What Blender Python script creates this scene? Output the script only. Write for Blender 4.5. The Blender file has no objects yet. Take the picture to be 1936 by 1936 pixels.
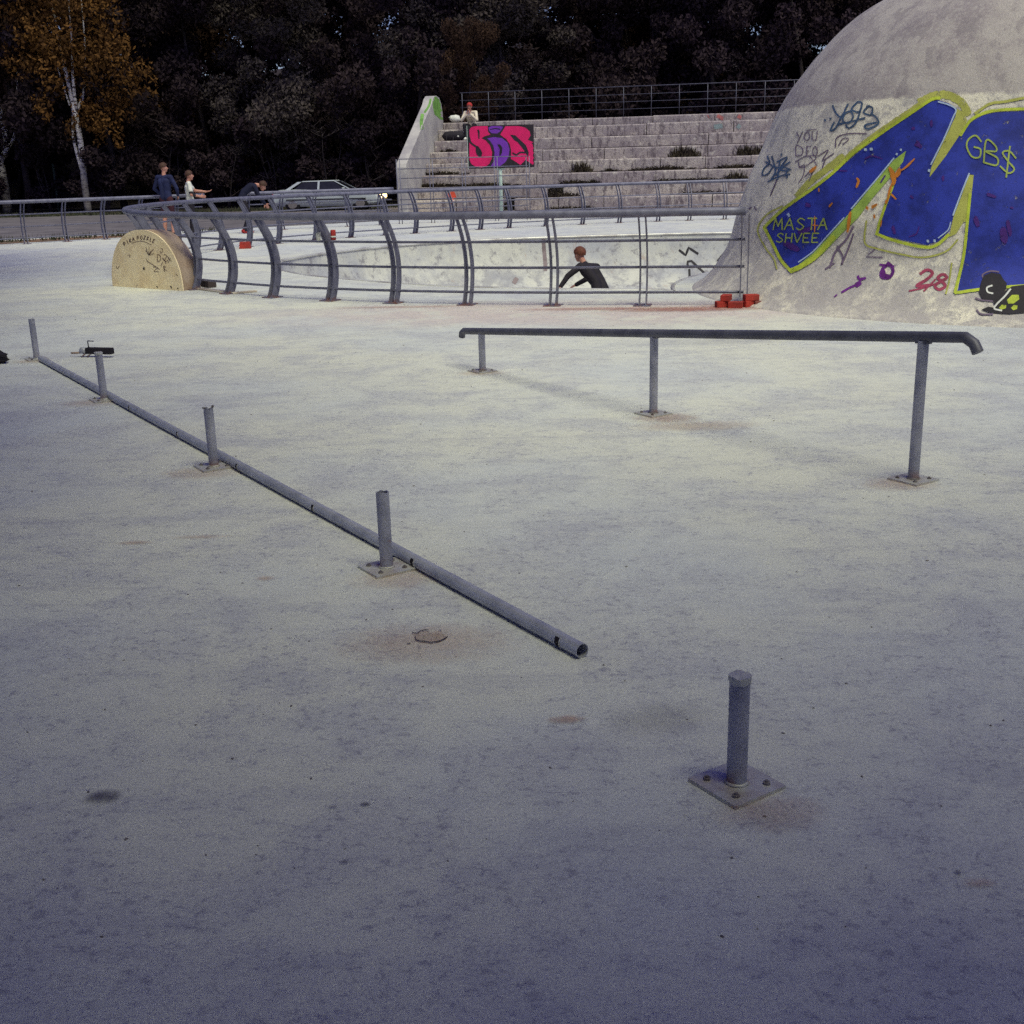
import bpy, bmesh, math, random
import numpy as np
from mathutils import Vector, Matrix
from mathutils.bvhtree import BVHTree
from mathutils.geometry import tessellate_polygon
R_ = math.radians
random.seed(7)
S = bpy.context.scene
COL = S.collection

# ------------------------------------------------------------------ camera
FPX, PITCH, ROLL, EYE = 2200.0, R_(16.5), R_(1.5), 1.5
cF = Vector((0, math.cos(PITCH), -math.sin(PITCH)))
u0 = Vector((0, math.sin(PITCH), math.cos(PITCH)))
r0 = Vector((1, 0, 0))
cR = r0 * math.cos(ROLL) - u0 * math.sin(ROLL)
cU = r0 * math.sin(ROLL) + u0 * math.cos(ROLL)
cC = Vector((0, 0, EYE))
cam = bpy.data.cameras.new('camera')
cam.sensor_width = 36
cam.lens = 36 * FPX / 1936
cam.clip_end = 800
cam.clip_start = 0.05
camo = bpy.data.objects.new('camera', cam)
COL.objects.link(camo)
m3 = Matrix((cR, cU, -cF)).transposed()
camo.matrix_world = Matrix.Translation(cC) @ m3.to_4x4()
S.camera = camo

# ------------------------------------------------------------------ light
SUN_EL, SUN_AZ = R_(62), R_(150)          # azimuth clockwise from +Y: high, behind the photographer's right shoulder
w = bpy.data.worlds.new('World')
S.world = w
w.use_nodes = True
wn, wl = w.node_tree.nodes, w.node_tree.links
sky = wn.new('ShaderNodeTexSky')
sky.sky_type = 'NISHITA'
sky.sun_disc = False
sky.sun_elevation = SUN_EL
sky.sun_rotation = SUN_AZ
sky.air_density = 1.0
sky.dust_density = 1.5
sky.ozone_density = 3.0
hs = wn.new('ShaderNodeHueSaturation')
hs.inputs['Saturation'].default_value = 1.3
hs.inputs['Hue'].default_value = 0.55
wl.new(sky.outputs[0], hs.inputs['Color'])
wl.new(hs.outputs[0], wn['Background'].inputs[0])
wn['Background'].inputs[1].default_value = 0.055
sl = bpy.data.lights.new('sun', 'SUN')
sl.energy = 1.5
sl.angle = R_(33)
sl.color = (0.98, 0.98, 0.70)
so = bpy.data.objects.new('sun', sl)
COL.objects.link(so)
sd = Vector((math.sin(SUN_AZ) * math.cos(SUN_EL), math.cos(SUN_AZ) * math.cos(SUN_EL), math.sin(SUN_EL)))
so.rotation_euler = sd.to_track_quat('Z', 'Y').to_euler()
so.location = (0, 0, 30)
S.view_settings.view_transform = 'Standard'
S.view_settings.look = 'None'
S.view_settings.gamma = 1.0
S.view_settings.exposure = 0.96
S.cycles.use_denoising = False
S.cycles.adaptive_threshold = 0.025
S.cycles.max_bounces = 5
S.cycles.diffuse_bounces = 3
S.cycles.transparent_max_bounces = 12

# ------------------------------------------------------------------ helpers
def pray(x, y):
    return cF + cR * ((x - 968) / FPX) - cU * ((y - 968) / FPX)
def G(x, y, z=0.0):
    d = pray(x, y)
    return cC + d * ((z - EYE) / d.z)
def atY(x, y, Y):
    d = pray(x, y)
    return cC + d * (Y / d.y)

def tag(o, label=None, cat=None, group=None, kind=None):
    if label: o['label'] = label
    if cat: o['category'] = cat
    if group: o['group'] = group
    if kind: o['kind'] = kind
    return o
def empty(name, loc=(0, 0, 0), rz=0.0):
    o = bpy.data.objects.new(name, None)
    COL.objects.link(o)
    o.location = loc
    o.rotation_euler = (0, 0, rz)
    o.empty_display_size = 0.1
    return o
def link(name, me, mat=None, parent=None, loc=None, rz=None):
    o = bpy.data.objects.new(name, me)
    COL.objects.link(o)
    if mat is not None and len(me.materials) == 0:
        for m in (mat if isinstance(mat, (list, tuple)) else [mat]):
            me.materials.append(m)
    if parent: o.parent = parent
    if loc is not None: o.location = loc
    if rz is not None: o.rotation_euler = (0, 0, rz)
    return o
def copy_tree(o, parent=None):
    c = o.copy()
    COL.objects.link(c)
    c.parent = parent
    for ch in o.children:
        copy_tree(ch, c)
    return c

class MB:
    """collects vertices and faces for one mesh"""
    def __init__(s): s.v, s.f = [], []
    def add(s, vs, fs):
        n = len(s.v)
        s.v += [tuple(q) for q in vs]
        s.f += [tuple(i + n for i in q) for q in fs]
        return s
    def box(s, c, d, M=None, top=1.0):
        x, y, z = d[0] / 2, d[1] / 2, d[2] / 2
        vs = [Vector((sx * x * (top if sz > 0 else 1), sy * y * (top if sz > 0 else 1), sz * z))
              for sz in (-1, 1) for sx, sy in ((-1, -1), (1, -1), (1, 1), (-1, 1))]
        if M is not None: vs = [M @ q for q in vs]
        vs = [q + Vector(c) for q in vs]
        return s.add(vs, [(3, 2, 1, 0), (4, 5, 6, 7), (0, 1, 5, 4), (1, 2, 6, 5), (2, 3, 7, 6), (3, 0, 4, 7)])
    def tube(s, path, r, n=10, caps=True):
        path = [Vector(q) for q in path]
        rad = r if isinstance(r, (list, tuple)) else [r] * len(path)
        rings, up = [], None
        for i, q in enumerate(path):
            t = (path[min(i + 1, len(path) - 1)] - path[max(i - 1, 0)]).normalized()
            if up is None:
                up = Vector((0, 0, 1)) if abs(t.z) < 0.9 else Vector((1, 0, 0))
            a = t.cross(up).normalized()
            b = a.cross(t).normalized()
            up = b
            rings.append([q + (a * math.cos(2 * math.pi * k / n) + b * math.sin(2 * math.pi * k / n)) * rad[i] for k in range(n)])
        vs = [p for g in rings for p in g]
        fs = []
        for i in range(len(path) - 1):
            for k in range(n):
                k2 = (k + 1) % n
                fs.append((i * n + k, i * n + k2, (i + 1) * n + k2, (i + 1) * n + k))
        if caps:
            fs.append(tuple(reversed(range(n))))
            fs.append(tuple((len(path) - 1) * n + k for k in range(n)))
        return s.add(vs, fs)
    def prism(s, poly, d0, d1, fn):
        """poly of 2-D points extruded from d0 to d1; fn(a, b, d) -> point"""
        n = len(poly)
        vs = [fn(a, b, d0) for a, b in poly] + [fn(a, b, d1) for a, b in poly]
        fs = [tuple(range(n)), tuple(reversed(range(n, 2 * n)))]
        fs += [(i, i + n, (i + 1) % n + n, (i + 1) % n) for i in range(n)]
        return s.add(vs, fs)
    def mesh(s, name, smooth=False, fix=True):
        me = bpy.data.meshes.new(name)
        me.from_pydata(s.v, [], s.f)
        if fix:
            bm = bmesh.new(); bm.from_mesh(me)
            bmesh.ops.recalc_face_normals(bm, faces=bm.faces)
            bm.to_mesh(me); bm.free()
        if smooth:
            me.polygons.foreach_set('use_smooth', [True] * len(me.polygons))
        me.update()
        return me
    def build(s, name, mat, parent=None, smooth=False, loc=None, rz=None, bevel=0, fix=True):
        me = s.mesh(name, smooth, fix)
        o = link(name, me, mat, parent, loc, rz)
        if bevel:
            b = o.modifiers.new('bevel', 'BEVEL'); b.width = bevel; b.segments = 2; b.limit_method = 'ANGLE'
        return o
def smooth_by_angle(me, ang=35):
    bm = bmesh.new(); bm.from_mesh(me)
    for f in bm.faces: f.smooth = True
    for e in bm.edges:
        e.smooth = len(e.link_faces) == 2 and e.calc_face_angle(0) < R_(ang)
    bm.to_mesh(me); bm.free()
def catmull(pts, step):
    P = [Vector(p) for p in pts]
    P = [P[0] * 2 - P[1]] + P + [P[-1] * 2 - P[-2]]
    out = []
    for i in range(1, len(P) - 2):
        a, b, c, d = P[i - 1:i + 3]
        n = max(1, int(math.ceil((c - b).length / step)))
        for k in range(n):
            t = k / n
            out.append(0.5 * (2 * b + (c - a) * t + (2 * a - 5 * b + 4 * c - d) * t * t + (-a + 3 * b - 3 * c + d) * t ** 3))
    out.append(P[-2])
    return out
def bvh_of(objs):
    bpy.context.view_layer.update()
    V, Fc = [], []
    for o in objs:
        n = len(V)
        M = o.matrix_world
        V += [M @ v.co for v in o.data.vertices]
        Fc += [tuple(i + n for i in p.vertices) for p in o.data.polygons]
    return BVHTree.FromPolygons(V, Fc)

# ------------------------------------------------------------------ materials
class N:
    def __init__(s, name):
        s.m = bpy.data.materials.new(name); s.m.use_nodes = True
        s.t = s.m.node_tree; s.n = s.t.nodes; s.l = s.t.links
        s.b = s.n['Principled BSDF']
        s.b.inputs['Specular IOR Level'].default_value = 0.3
        s._pos = None
    def pos(s):
        if s._pos is None: s._pos = s.n.new('ShaderNodeNewGeometry').outputs['Position']
        return s._pos
    def set(s, inp, v):
        if hasattr(v, 'is_linked') or hasattr(v, 'links'): s.l.new(v, inp)
        elif isinstance(v, (tuple, list)) and len(v) == 3 and inp.type == 'RGBA': inp.default_value = (*v, 1)
        else: inp.default_value = v
    def mapv(s, scale=(1, 1, 1), rot=0, loc=(0, 0, 0), src=None):
        q = s.n.new('ShaderNodeMapping')
        s.l.new(src or s.pos(), q.inputs[0])
        q.inputs['Scale'].default_value = scale; q.inputs['Rotation'].default_value = (0, 0, rot); q.inputs['Location'].default_value = loc
        return q.outputs[0]
    def noise(s, scale, detail=4, rough=.55, vec=None, dist=0):
        q = s.n.new('ShaderNodeTexNoise')
        s.l.new(vec or s.pos(), q.inputs['Vector'])
        q.inputs['Scale'].default_value = scale; q.inputs['Detail'].default_value = detail
        q.inputs['Roughness'].default_value = rough; q.inputs['Distortion'].default_value = dist
        return q.outputs[0]
    def voro(s, scale, vec=None, feature='F1', out='Distance'):
        q = s.n.new('ShaderNodeTexVoronoi'); q.feature = feature
        s.l.new(vec or s.pos(), q.inputs['Vector']); q.inputs['Scale'].default_value = scale
        return q.outputs[out]
    def ramp(s, v, a, b, lo=0.0, hi=1.0):
        q = s.n.new('ShaderNodeMapRange'); q.interpolation_type = 'SMOOTHSTEP'
        s.set(q.inputs[0], v)
        for i, k in enumerate((a, b, lo, hi)): q.inputs[i + 1].default_value = k
        return q.outputs[0]
    def math(s, op, a, b=0.0, c=0.0):
        q = s.n.new('ShaderNodeMath'); q.operation = op
        s.set(q.inputs[0], a); s.set(q.inputs[1], b); s.set(q.inputs[2], c)
        return q.outputs[0]
    def mix(s, fac, a, b, mode='MIX'):
        q = s.n.new('ShaderNodeMix'); q.data_type = 'RGBA'; q.blend_type = mode
        s.set(q.inputs['Factor'], fac); s.set(q.inputs['A'], a); s.set(q.inputs['B'], b)
        return q.outputs['Result']
    def bump(s, h, strength=.3, dist=.01):
        q = s.n.new('ShaderNodeBump')
        s.l.new(h, q.inputs['Height']); q.inputs['Strength'].default_value = strength; q.inputs['Distance'].default_value = dist
        s.l.new(q.outputs[0], s.b.inputs['Normal'])
    def sep(s, v=None):
        q = s.n.new('ShaderNodeSeparateXYZ'); s.l.new(v or s.pos(), q.inputs[0]); return q.outputs
    def attr(s, name):
        q = s.n.new('ShaderNodeAttribute'); q.attribute_name = name; return q.outputs['Fac']
    def rnd(s):
        return s.n.new('ShaderNodeObjectInfo').outputs['Random']
    def ell(s, cx, cy, rx, ry, rot=0.0, soft=1.0):
        """1 inside an ellipse on the ground, 0 outside, soft edge"""
        v = s.mapv((1, 1, 0), 0, (-cx, -cy, 0))
        q = s.n.new('ShaderNodeMapping'); s.l.new(v, q.inputs[0]); q.inputs['Rotation'].default_value = (0, 0, -rot)
        q2 = s.n.new('ShaderNodeMapping'); s.l.new(q.outputs[0], q2.inputs[0]); q2.inputs['Scale'].default_value = (1 / rx, 1 / ry, 0)
        ln = s.n.new('ShaderNodeVectorMath'); ln.operation = 'LENGTH'; s.l.new(q2.outputs[0], ln.inputs[0])
        return ln.outputs['Value']
    def fin(s, col=None, rough=None, metal=None):
        if col is not None: s.set(s.b.inputs['Base Color'], col)
        if rough is not None: s.set(s.b.inputs['Roughness'], rough)
        if metal is not None: s.set(s.b.inputs['Metallic'], metal)
        return s.m

def plain(name, c1, c2=None, scale=6, rough=.7, metal=0, bs=80, bump=.15, rv=0.0):
    k = N(name)
    c2 = c2 or tuple(v * .7 for v in c1)
    c = k.mix(k.ramp(k.noise(scale, 5), .35, .68), c1, c2)
    if rv: c = k.mix(k.math('MULTIPLY', k.rnd(), rv), c, tuple(v * .35 for v in c2))
    if bump: k.bump(k.noise(bs, 4), bump, .004)
    return k.fin(c, rough, metal)

def mat_metal(name, c1, c2, rust=.10, hi=None, foot=.8):
    k = N(name)
    c = k.mix(k.ramp(k.noise(9, 6), .35, .7), c1, c2)
    c = k.mix(k.ramp(k.noise(55, 5, .7), .60, .72, 0, .55), c, hi or tuple(min(1, v * 2.0) for v in c1))
    c = k.mix(k.ramp(k.noise(38, 6, .75), .66, .72, 0, .8), c, (.055, .045, .05))
    c = k.mix(k.ramp(k.noise(9, 7, .75), .66 - rust, .74 - rust, 0, .7), c, (.20, .075, .035))
    z = k.sep()[2]
    c = k.mix(k.math('MULTIPLY', k.ramp(z, .0, .07, foot, 0), k.ramp(k.noise(14, 4), .4, .62)), c, (.22, .08, .04))
    k.bump(k.noise(90, 4), .25, .002)
    return k.fin(c, .5, .25)

def mat_ground():
    k = N('concrete_paving')
    cream, blue, pink = (.68, .69, .60), (.59, .62, .62), (.62, .52, .50)
    big = k.noise(.33, 4, .6)
    mid = k.noise(1.7, 6, .66, dist=.4)
    st = k.noise(1.1, 6, .72, vec=k.mapv((.9, 3.2, 1), .2))
    w1 = k.noise(.9, 7, .78, vec=k.mapv((.55, 6, 1), .85))
    c = k.mix(k.ramp(big, .40, .62), cream, blue)
    c = k.mix(k.ramp(mid, .44, .66, 0, .58), c, (.45, .46, .51))
    c = k.mix(k.ramp(st, .50, .70, 0, .42), c, (.38, .39, .45))
    c = k.mix(k.ramp(w1, .54, .70, 0, .40), c, (.33, .32, .37))
    dust = k.ramp(k.ell(.8, 12.5, 4.8, 1.6, -.12), .3, 1.0, 1, 0)
    c = k.mix(k.math('MULTIPLY', dust, k.ramp(mid, .36, .56, .25, .85)), c, pink)
    # pits, flakes and grain at several sizes
    blot = k.noise(7.5, 6, .74, vec=k.mapv((1, 1.25, 1), .4), dist=.3)
    c = k.mix(k.ramp(blot, .51, .64, 0, .36), c, (.42, .43, .48))
    c = k.mix(k.ramp(blot, .47, .36, 0, .30), c, (.74, .74, .66))
    clus = k.ramp(k.math('ADD', k.math('MULTIPLY', mid, .5), k.math('MULTIPLY', blot, .5)), .43, .57, .15, 1)
    pits = k.noise(31, 6, .80, vec=k.mapv((1, 1.2, 1), .3), dist=.5)
    c = k.mix(k.math('MULTIPLY', k.ramp(pits, .515, .605, 0, .80), clus), c, (.27, .27, .33))
    grain = k.noise(105, 4, .82)
    c = k.mix(k.ramp(grain, .47, .60, 0, .48), c, (.37, .37, .43))
    c = k.mix(k.ramp(grain, .44, .34, 0, .45), c, (.76, .76, .68))
    k.bump(k.math('ADD', k.math('MULTIPLY', pits, -.6), k.math('MULTIPLY', grain, -.5)), .35, .005)
    return k.fin(c, .78, 0)
def mat_stain(name, col, strength):
    k = N(name)
    a = k.attr('a')
    al = k.ramp(k.math('ADD', a, k.math('MULTIPLY', k.math('SUBTRACT', k.noise(11, 7, .8), .5), 1.6)), .05, 1.25, 0, strength)
    k.l.new(al, k.b.inputs['Alpha'])
    c = k.mix(k.ramp(k.noise(60, 4, .8), .42, .62), col, tuple(v * .6 for v in col))
    return k.fin(c, .85)

def mat_dome():
    k = N('dome_render')
    z = k.sep()[2]
    grey = k.mix(k.ramp(k.noise(1.5, 7, .7), .42, .60), (.46, .42, .41), (.32, .28, .30))
    grey = k.mix(k.ramp(k.noise(22, 6, .8), .47, .62, 0, .8), grey, (.46, .43, .42))
    st = k.noise(2.2, 7, .7, vec=k.mapv((2.4, 2.4, .6), .4))
    grey = k.mix(k.ramp(st, .51, .60, 0, .5), grey, (.22, .19, .22))
    cream = k.mix(k.ramp(k.noise(1.1, 7, .7), .42, .60), (.84, .79, .66), (.68, .64, .57))
    cream = k.mix(k.ramp(k.noise(4.5, 7, .75), .48, .60, 0, .8), cream, (.42, .40, .40))
    cream = k.mix(k.ramp(k.noise(19, 6, .8), .52, .62, 0, .65), cream, (.32, .30, .33))
    low = k.ramp(z, .05, 1.2, .9, 0)
    cream = k.mix(k.math('MULTIPLY', low, k.ramp(k.noise(3, 6, .7), .34, .6)), cream, (.42, .39, .40))
    zz = k.math('ADD', z, k.math('MULTIPLY', k.noise(9, 5, .7), .10))
    c = k.mix(k.ramp(zz, 2.085, 2.13), cream, grey)
    c = k.mix(k.ramp(k.noise(80, 4, .8), .50, .62, 0, .5), c, (.22, .21, .24))
    k.bump(k.math('ADD', k.noise(40, 6, .75), k.math('MULTIPLY', k.noise(6, 5, .6), .8)), .5, .012)
    return k.fin(c, .85)

def mat_paint(name, col, dark=.55, ragged=.25, wear=.2, edge=True, under=None):
    k = N(name)
    c = k.mix(k.ramp(k.noise(3.5, 6, .65), .38, .68), col, tuple(v * dark for v in col))
    a = k.attr('a')
    n = k.noise(34, 6, .8)
    al = k.ramp(k.math('ADD', a, k.math('MULTIPLY', k.math('SUBTRACT', n, .5), ragged * 2)), .25, .60)
    al = k.math('MULTIPLY', al, k.ramp(k.noise(16, 7, .80), .62 - wear * .15, .70 - wear * .1, 1, 1 - wear * 2.5 if wear < .4 else 0))
    k.l.new(al, k.b.inputs['Alpha'])
    k.bump(k.noise(45, 5, .75), .35, .006)
    return k.fin(c, .62)

def mat_bowl():
    k = N('bowl_concrete')
    z = k.sep()[2]
    c = k.mix(k.ramp(k.noise(.9, 7, .65), .38, .66), (.60, .60, .54), (.42, .43, .46))
    scuff = k.math('MULTIPLY', k.ramp(k.noise(1.6, 7, .78), .46, .60), k.ramp(z, -1.3, -.15, 1, .25))
    c = k.mix(k.math('MULTIPLY', scuff, .8), c, (.24, .24, .28))
    c = k.mix(k.ramp(k.noise(5, 7, .8), .53, .62, 0, .7), c, (.20, .19, .22))
    c = k.mix(k.ramp(k.noise(2.1, 8, .7, vec=k.mapv((2.5, 2.5, .35))), .60, .70, 0, .5), c, (.38, .26, .20))
    c = k.mix(k.ramp(k.noise(90, 4, .8), .5, .7, 0, .35), c, (.28, .28, .31))
    k.bump(k.noise(50, 5, .7), .3, .006)
    return k.fin(c, .8)

def mat_slab():
    k = N('bleacher_concrete')
    v = k.rnd()
    c = k.mix(k.ramp(k.noise(1.1, 7, .72), .40, .60), (.56, .50, .45), (.33, .285, .295))
    c = k.mix(k.math('MULTIPLY', v, .75), c, (.30, .255, .275))
    drip = k.noise(2.8, 7, .78, vec=k.mapv((2.6, 2.6, .7)))
    c = k.mix(k.ramp(drip, .50, .60, 0, .9), c, (.12, .095, .11))
    c = k.mix(k.ramp(k.noise(6, 6, .75), .55, .63, 0, .7), c, (.66, .62, .56))
    c = k.mix(k.ramp(k.noise(24, 5, .8), .50, .60, 0, .65), c, (.17, .14, .16))
    k.bump(k.noise(14, 6, .75), .8, .03)
    return k.fin(c, .88)

def mat_leaf(name, c1, c2, c3):
    k = N(name)
    c = k.mix(k.ramp(k.noise(.8, 4), .36, .66), c1, c2)
    c = k.mix(k.math('MULTIPLY', k.rnd(), .7), c, c3)
    c = k.mix(k.ramp(k.noise(7, 3), .45, .7, 0, .5), c, tuple(v * 1.6 for v in c1))
    k.b.inputs['Specular IOR Level'].default_value = 0.0
    return k.fin(c, 1.0)

def mat_birch():
    k = N('birch_bark')
    v = k.mapv((3, 3, 11))
    c = k.mix(k.ramp(k.noise(1.0, 5, .7, vec=v), .52, .60), (.62, .58, .55), (.05, .04, .045))
    c = k.mix(k.ramp(k.sep()[2], 1.0, 2.6, .8, 0), c, (.05, .04, .045))
    return k.fin(c, .8)

MAT = {}
MAT['ground'] = mat_ground()
MAT['dome'] = mat_dome()
MAT['bowl'] = mat_bowl()
MAT['slab'] = mat_slab()
MAT['rail'] = mat_metal('grey_painted_steel', (.185, .185, .25), (.125, .125, .18), .0)
MAT['pipe'] = mat_metal('galvanised_steel', (.42, .43, .49), (.30, .31, .37), .0, hi=(.62, .63, .64), foot=0)
MAT['stump'] = mat_metal('worn_steel', (.36, .36, .43), (.24, .245, .32), .04, hi=(.55, .55, .56))
MAT['plate'] = mat_metal('rusty_plate', (.52, .52, .48), (.42, .42, .42), .09, hi=(.60, .59, .54), foot=.25)
MAT['grind'] = mat_metal('dark_grind_steel', (.12, .12, .155), (.075, .075, .105), .0, hi=(.26, .26, .30))
MAT['bore_black'] = plain('pipe_black', (.012, .008, .014), bump=0)
MAT['bolt'] = plain('bolt_steel', (.20, .19, .20), (.13, .10, .10), 30)
MAT['coping'] = plain('coping_steel', (.66, .66, .62), (.40, .38, .37), 2.0, .4, .3)
MAT['soil'] = plain('forest_soil', (.030, .022, .022), (.014, .011, .013), .8, .95)
MAT['dirt'] = plain('dirt_strip', (.22, .12, .075), (.13, .10, .075), 1.4, .95)
MAT['asphalt'] = plain('asphalt', (.155, .14, .15), (.10, .09, .10), 1.2, .9)
MAT['grass'] = plain('verge_grass', (.035, .045, .022), (.06, .05, .03), 1.0, .9)
MAT['leaf_dark'] = mat_leaf('dark_foliage', (.036, .026, .031), (.024, .016, .024), (.040, .029, .027))
MAT['leaf_grey'] = mat_leaf('grey_foliage', (.070, .058, .054), (.048, .038, .040), (.052, .042, .041))
MAT['leaf_gold'] = mat_leaf('autumn_birch_foliage', (.125, .060, .019), (.070, .036, .017), (.095, .054, .018))
MAT['leaf_brown'] = mat_leaf('brown_foliage', (.052, .031, .022), (.034, .021, .018), (.042, .029, .023))
MAT['bark'] = plain('dark_bark', (.055, .042, .042), (.025, .02, .024), 4, .9)
MAT['birch'] = mat_birch()
MAT['cream'] = plain('cream_board', (.88, .74, .49), (.78, .62, .39), 5, .7)
MAT['ply'] = plain('raw_ply', (.40, .31, .25), (.32, .22, .16), 4, .8)
MAT['board'] = plain('black_sign_paint', (.022, .018, .022), (.03, .022, .03), 4, .5)
MAT['polew'] = plain('pale_green_pole', (.55, .68, .58), (.40, .52, .47), 3, .5)
MAT['brick'] = plain('red_brick', (.40, .040, .030), (.24, .035, .030), 7, .85)
MAT['brick2'] = plain('dull_brick', (.24, .075, .065), (.17, .06, .06), 7, .85)
MAT['wood'] = plain('bare_plank', (.60, .54, .45), (.42, .35, .29), 3, .8)
MAT['black'] = plain('black_cloth', (.014, .012, .018), (.022, .018, .026), 8, .8)
MAT['navy'] = plain('navy_cloth', (.020, .026, .085), (.012, .015, .05), 6, .85)
MAT['white'] = plain('white_cloth', (.72, .72, .66), (.55, .56, .53), 6, .85)
MAT['offw'] = plain('cream_jacket', (.74, .66, .52), (.60, .52, .42), 6, .85)
MAT['skin'] = plain('skin', (.50, .25, .185), (.42, .19, .14), 9, .6)
MAT['redc'] = plain('red_cloth', (.45, .035, .035), (.30, .03, .03), 6, .85)
MAT['hair'] = plain('brown_hair', (.075, .035, .022), (.04, .02, .015), 40, .7)
MAT['void'] = plain('bleacher_void', (.012, .010, .013), bump=0)

# ------------------------------------------------------------------ bowl outline
DX, DY = 6.25, 14.1                      # axis of the dome
ctrl = [(-4.03, 21.5), (-3.9, 19.9), (-3.25, 18.4), (-2.45, 17.31), (-1.38, 16.2), (-.51, 15.54), (.95, 14.85), (1.95, 14.55)]
for a in (178, 165, 150, 135, 120, 105, 92):
    ctrl.append((DX + 4.22 * math.cos(R_(a)), DY + 4.22 * math.sin(R_(a)) + .05))
ctrl += [(7.5, 18.7), (9.0, 19.9), (9.6, 22.0), (9.0, 24.4), (7.3, 25.8), (5.2, 26.3), (2.87, 26.45), (.53, 26.3), (-.96, 25.75), (-2.27, 24.9), (-3.45, 23.2)]
lip = catmull([Vector((x, y, 0)) for x, y in ctrl + ctrl[:1]], .3)[:-1]
nl = len(lip)
def inward(pts, d):
    out = []
    for i, q in enumerate(pts):
        t = (pts[(i + 2) % len(pts)] - pts[i - 2]).normalized()
        out.append(q + Vector((-t.y, t.x, 0)) * d)   # orientation fixed below
    return out
area = sum(lip[i].x * lip[(i + 1) % nl].y - lip[(i + 1) % nl].x * lip[i].y for i in range(nl))
if area < 0: lip.reverse()

# ------------------------------------------------------------------ ground with the bowl cut out
bm = bmesh.new()
outer = [bm.verts.new(q) for q in ((-170, -60, 0), (170, -60, 0), (170, 230, 0), (-170, 230, 0))]
inner = [bm.verts.new(q) for q in lip]
ed = [bm.edges.new((L[i], L[(i + 1) % len(L)])) for L in (outer, inner) for i in range(len(L))]
bmesh.ops.triangle_fill(bm, edges=ed, use_beauty=True, use_dissolve=False)
for f in bm.faces:
    if f.normal.z < 0: f.normal_flip()
me = bpy.data.meshes.new('ground'); bm.to_mesh(me); bm.free()
ground = tag(link('ground', me, MAT['ground']), 'pale worn concrete plaza stained and scuffed', None, None, 'structure')

prof = [(0, 0), (.02, -.12), (.05, -.3), (.12, -.50), (.26, -.76), (.48, -.99), (.80, -1.17), (1.25, -1.29), (1.9, -1.34), (2.6, -1.35)]
rings = [[q + Vector((0, 0, z)) for q in inward(lip, o)] for o, z in prof]
b = MB()
for rg in rings: b.add(rg, [])
for i in range(len(rings) - 1):
    for k in range(nl):
        b.f.append((i * nl + k, i * nl + (k + 1) % nl, (i + 1) * nl + (k + 1) % nl, (i + 1) * nl + k))
n0 = (len(rings) - 1) * nl
for t3 in tessellate_polygon([rings[-1]]): b.f.append(tuple(n0 + i for i in t3))
bme = b.mesh('bowl', True, fix=False)
bmx = bmesh.new(); bmx.from_mesh(bme)
for f in bmx.faces:
    c = f.calc_center_median()
    f.normal_update()
    if f.normal.dot(Vector((2.5, 20.5, 3)) - c) < 0: f.normal_flip()
bmx.to_mesh(bme); bmx.free()
bowl = tag(link('bowl', bme, MAT['bowl']), 'sunken skate bowl of scuffed grey concrete behind the curved railing', None, None, 'structure')
cp = [q + Vector((0, 0, .0)) for q in lip] + lip[:2]
MB().tube([q + Vector((0, 0, -.012)) for q in cp], .030, 8, False).build('coping', MAT['coping'], bowl, True)

# ------------------------------------------------------------------ road, dirt, verge, forest floor, added hill
def sheet(name, pts, z, mat, label):
    me = bpy.data.meshes.new(name)
    me.from_pydata([(x, y, z) for x, y in pts], [], [tuple(range(len(pts)))])
    me.update()
    if me.polygons[0].normal.z < 0: me.flip_normals()
    return tag(link(name, me, mat), label, None, None, 'structure')
def ragged(pts, amp=.25, step=.8):
    P = [Vector((x, y, 0)) for x, y in pts]
    out = []
    for i, q in enumerate(P):
        r = P[(i + 1) % len(P)]
        n = max(1, int((r - q).length / step))
        for k in range(n):
            p = q.lerp(r, k / n)
            out.append((p.x + random.uniform(-amp, amp), p.y + random.uniform(-amp, amp)))
    return out
sheet('road', [(-60, 6), (-13, 31.6), (-8, 34.4), (-3.75, 37.2), (-3.2, 44.9), (70, 44.9), (70, 51), (-60, 51)], .004, MAT['asphalt'], 'dark grey asphalt road passing behind the plaza')
sheet('dirt_strip', ragged([(-30, 20.2), (-12.6, 29.2), (-8.9, 31.9), (-9.3, 33.2), (-13, 31.0), (-30, 22.2)], .14, .5), .008, MAT['dirt'], 'strip of bare reddish soil along the outer railing')
sheet('verge', ragged([(-60, 50.6), (70, 50.6), (70, 54.2), (-60, 54.2)], .2, 1.5), .012, MAT['grass'], 'dark grass verge under the trees')
sheet('forest_floor', [(-170, 53.6), (170, 53.6), (170, 229), (-170, 229)], .016, MAT['soil'], 'dark leaf litter floor of the wood')
b = MB()
nx, ny = 40, 14
for j in range(ny):
    for i in range(nx):
        x = -110 + 220 * i / (nx - 1); y = 64 + 90 * j / (ny - 1)
        t = min(1, (y - 64) / 22); t = t * t * (3 - 2 * t)
        b.v.append((x, y, t * (9.2 + .9 * math.sin(x * .13 + 1) + .6 * math.sin(x * .31 + y * .2)) - .05 * (1 - t)))
for j in range(ny - 1):
    for i in range(nx - 1):
        b.f.append((j * nx + i, j * nx + i + 1, (j + 1) * nx + i + 1, (j + 1) * nx + i))
tag(b.build('backing_hill', MAT['soil'], None, True), 'dark slope added behind the trees to block the sky', None, None, 'structure')  # added as dark backing, keeps the sky from showing between the trunks

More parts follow.
